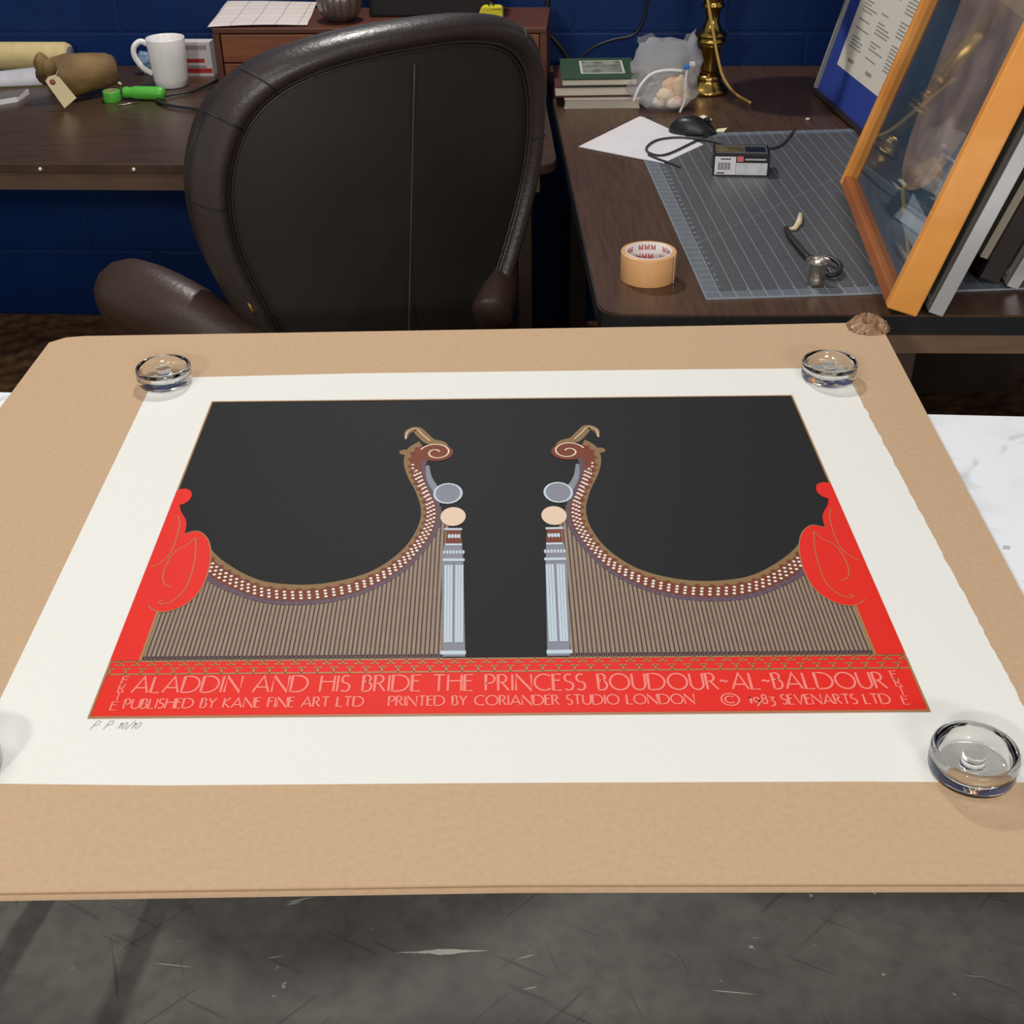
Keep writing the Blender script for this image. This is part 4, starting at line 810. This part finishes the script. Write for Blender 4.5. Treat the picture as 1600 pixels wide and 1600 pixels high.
# ------------------------------------------------------------------ framed pieces leaning to the right
def lean(name, lb, cat, near, bdir, th, depth):
    near = Vector((near[0], near[1], DZ + 0.0034)); t = thing(name, lb, cat, near); bx = Vector(bdir).normalized(); side = Vector((bx.y, -bx.x, 0)); th = math.radians(th)
    up = Vector((0, 0, 1)) * math.cos(th) + side * math.sin(th); bk = side * math.cos(th) - Vector((0, 0, 1)) * math.sin(th)
    o = Vector((0, 0, depth * math.sin(th)))
    M = Matrix(((bx.x, up.x, bk.x, o.x), (bx.y, up.y, bk.y, o.y), (bx.z, up.z, bk.z, o.z), (0, 0, 0, 1)))   # x along the foot, y up the face, z into the depth
    return t, M
def moulding(t, M, Lf, H, fw, dep, m, bevel=0.003, rail_m=None):
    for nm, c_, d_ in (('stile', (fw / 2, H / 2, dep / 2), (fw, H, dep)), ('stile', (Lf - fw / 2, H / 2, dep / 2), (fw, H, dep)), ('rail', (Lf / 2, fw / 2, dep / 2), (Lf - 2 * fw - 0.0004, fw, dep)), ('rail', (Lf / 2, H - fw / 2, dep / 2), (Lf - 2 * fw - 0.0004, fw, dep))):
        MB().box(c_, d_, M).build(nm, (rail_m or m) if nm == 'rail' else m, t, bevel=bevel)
n1_ = atz(1385, 485, DZ + 0.0146); f1_ = atz(1311, 287, DZ + 0.0146); n1_.z = DZ
t, M = lean('framed_picture', 'orange pine framed picture behind glass, nearest of the leaning frames', 'picture frame', n1_, (f1_.x - n1_.x, f1_.y - n1_.y, 0), 17, 0.05)
LF = math.hypot(f1_.x - n1_.x, f1_.y - n1_.y); HF = 0.86; pine = mat('orange_pine', (226, 146, 62), 0.38, rgb2=(242, 168, 82), scale=5, stretch=(2, 2, 2), coat=0.3)
moulding(t, M, LF, HF, 0.022, 0.05, pine, rail_m=mat('shaded_brown_pine', (150, 86, 42), 0.4, rgb2=(170, 100, 50), scale=5))  # rails: browner finish, with the shade on the front mixed into the colour
m, N, L, b, tc = nodes_mat('poster_print', 0.55, 0.3)
b.inputs['Base Color'].default_value = (*lin((44, 66, 84)), 1)
MB().box((LF / 2, HF / 2, 0.026), (LF - 0.044, HF - 0.044, 0.002), M).build('poster', mat('teal_poster', (38, 62, 82), 0.6, rgb2=(52, 80, 100), scale=4), t)
P0 = lambda x, y, z=0.0248: M @ Vector((x, y, z))
def onface(pts): return [(p[0], p[1]) for p in pts]
shape = crom([(0.22, 0.13, 0), (0.31, 0.115, 0), (0.38, 0.17, 0), (0.44, 0.34, 0), (0.49, 0.58, 0), (0.52, 0.80, 0), (0.06, 0.80, 0), (0.05, 0.58, 0), (0.07, 0.36, 0), (0.14, 0.19, 0)], 5, True)
MB().flat([(p.x, p.y) for p in shape], 0.0246, M).build('poster_shape', mat('taupe_mottle', (112, 98, 90), 0.6, rgb2=(160, 140, 128), scale=14), t)
MB().flat([(0.05, 0.055), (0.075, 0.050), (0.30, 0.105), (0.29, 0.115)][::1], 0.0245, M).build('poster_stripe', mat('poster_gold', (150, 136, 88), 0.6), t)
MB().flat([(0.05, 0.075), (0.22, 0.075), (0.22, 0.125), (0.05, 0.125)], 0.0244, M).build('poster_block', mat('poster_pale_blue', (120, 146, 166), 0.6, rgb2=(160, 180, 194), scale=20), t)
MB().flat([(0.025, 0.14), (0.12, 0.16), (0.08, 0.30), (0.025, 0.28)], 0.0245, M).build('poster_block', mat('poster_sky_blue', (90, 112, 132), 0.6, rgb2=(150, 164, 176), scale=14), t)
gl = bpy.data.materials.new('pane_glass'); gl.use_nodes = True; N = gl.node_tree.nodes; L = gl.node_tree.links; N.remove(N['Principled BSDF'])
tr_ = N.new('ShaderNodeBsdfTransparent'); gs = N.new('ShaderNodeBsdfGlossy'); gs.inputs['Roughness'].default_value = 0.02; fr_ = N.new('ShaderNodeFresnel'); gg = N.new('ShaderNodeNewGeometry'); im = N.new('ShaderNodeMapRange'); im.inputs[3].default_value = 1.5; im.inputs[4].default_value = 1.0 / 1.5; L.new(gg.outputs['Backfacing'], im.inputs[0]); mx = N.new('ShaderNodeMixShader')
L.new(im.outputs[0], fr_.inputs[0])
L.new(fr_.outputs[0], mx.inputs[0]); L.new(tr_.outputs[0], mx.inputs[1]); L.new(gs.outputs[0], mx.inputs[2]); L.new(mx.outputs[0], N['Material Output'].inputs[0])
MB().box((LF / 2, HF / 2, 0.0135), (LF - 0.044, HF - 0.044, 0.002), M).build('glass_pane', gl, t)
MB().box((LF / 2, HF / 2, 0.0505), (LF - 0.01, HF - 0.01, 0.001), M).build('backing', mat('backing_brown', (60, 46, 38), 0.8), t)

bdir = (f1_ - n1_); bdir.z = 0; bdir.normalize()
alu = mat('silver_metal', (206, 204, 204), 0.32, metal=0.55); blk = mat('dark_wood_frame', (44, 36, 34), 0.5)
def leanat(name, lb, px, py, th, dep, Lf, H, cat='picture frame', off=0.0):
    p = atz(px, py, DZ); t, M = lean(name, lb, cat, p, bdir, th, dep); return t, M
t, M = leanat('silver_frame', 'thin silver metal picture frame right behind the orange pine frame', 1449, 498, 18, 0.024, 0.60, 0.8)
moulding(t, M, 0.60, 0.80, 0.012, 0.024, alu, bevel=0.001)
MB().box((0.3, 0.4, 0.010), (0.576, 0.776, 0.002), M).build('picture', mat('pale_mat', (196, 190, 178), 0.7), t); MB().box((0.3, 0.4, 0.022), (0.576, 0.776, 0.002), M).build('backing', mat('backing_brown', (60, 46, 38), 0.8), t)
t, M = leanat('dark_frame', 'dark brown wooden picture frame with a pale front panel, behind the silver one', 1528, 447, 19, 0.034, 0.52, 0.8)
moulding(t, M, 0.52, 0.80, 0.026, 0.034, blk, bevel=0.002)
MB().box((0.26, 0.415, -0.007), (0.50, 0.77, 0.013), M).build('front_panel', mat('beige_board', (176, 166, 148), 0.8), t); MB().box((0.26, 0.4, 0.028), (0.468, 0.748, 0.003), M).build('backing', MATS['backing_brown'], t)
t, M = leanat('silver_frame', 'silver metal picture frame farthest right, behind the dark brown frame', 1571, 456, 20, 0.02, 0.48, 0.7)
moulding(t, M, 0.48, 0.70, 0.012, 0.02, alu, bevel=0.001)
MB().box((0.24, 0.35, 0.010), (0.456, 0.676, 0.002), M).build('picture', MATS['pale_mat'], t)

# notice frame with the blue mat
A0_, B0_ = D(1268, 147), D(1340, 213); dd = (B0_ - A0_); dd.normalize(); L0 = A0_.y - 2.56; nb_ = A0_ + dd * (L0 / abs(dd.y))
t, M = lean('notice_frame', 'frame with blue mat and a printed white sheet, farthest back on the table', 'picture frame', (nb_.x, nb_.y, DZ), (-dd.x, -dd.y, 0), 15, 0.016)
LL = (A0_ - nb_).length; H0 = 0.72
MB().box((LL / 2, 0.005, 0.008), (LL, 0.010, 0.016), M).build('rail', blk, t); MB().box((LL / 2, H0 - 0.005, 0.008), (LL, 0.010, 0.016), M).build('rail', blk, t)
MB().box((LL - 0.004, H0 / 2, 0.008), (0.008, H0 - 0.021, 0.016), M).build('stile', mat('stile_grey', (150, 150, 142), 0.45), t); MB().box((0.004, H0 / 2, 0.008), (0.008, H0 - 0.021, 0.016), M).build('stile', MATS['stile_grey'], t)
MB().box((LL / 2, H0 / 2, 0.011), (LL - 0.016, H0 - 0.02, 0.004), M).build('blue_mat', mat('royal_blue_mat', (26, 54, 140), 0.8), t)
X0, X1, Y0, Y1 = 0.05, LL - 0.075, 0.085, H0 - 0.08
MB().box(((X0 + X1) / 2, (Y0 + Y1) / 2, 0.0086), (X1 - X0, Y1 - Y0, 0.0006), M).build('printed_sheet', mat('notice_paper', (206, 202, 192), 0.8), t)
nt_ = MB(); rnd = random.Random(3)
for cidx in range(4):
    cx0 = X0 + 0.02 + cidx * (X1 - X0 - 0.03) / 4; cw_ = (X1 - X0 - 0.03) / 4 - 0.02; y_ = Y1 - 0.03
    while y_ > Y0 + 0.05:
        if rnd.random() < 0.12: y_ -= 0.012; continue
        lw_ = cw_ * rnd.uniform(0.35, 0.95); nt_.box((cx0 + cw_ - lw_ / 2, y_, 0.0082), (lw_, 0.0032, 0.0003), M); y_ -= 0.0075
for a_ in (0.6, 0.85): nt_.box((X0 + (X1 - X0) * a_, Y0 + 0.025, 0.0082), (0.04, 0.008, 0.0003), M)
nt_.build('printed_lines', mat('notice_ink', (140, 138, 132), 0.8), t)
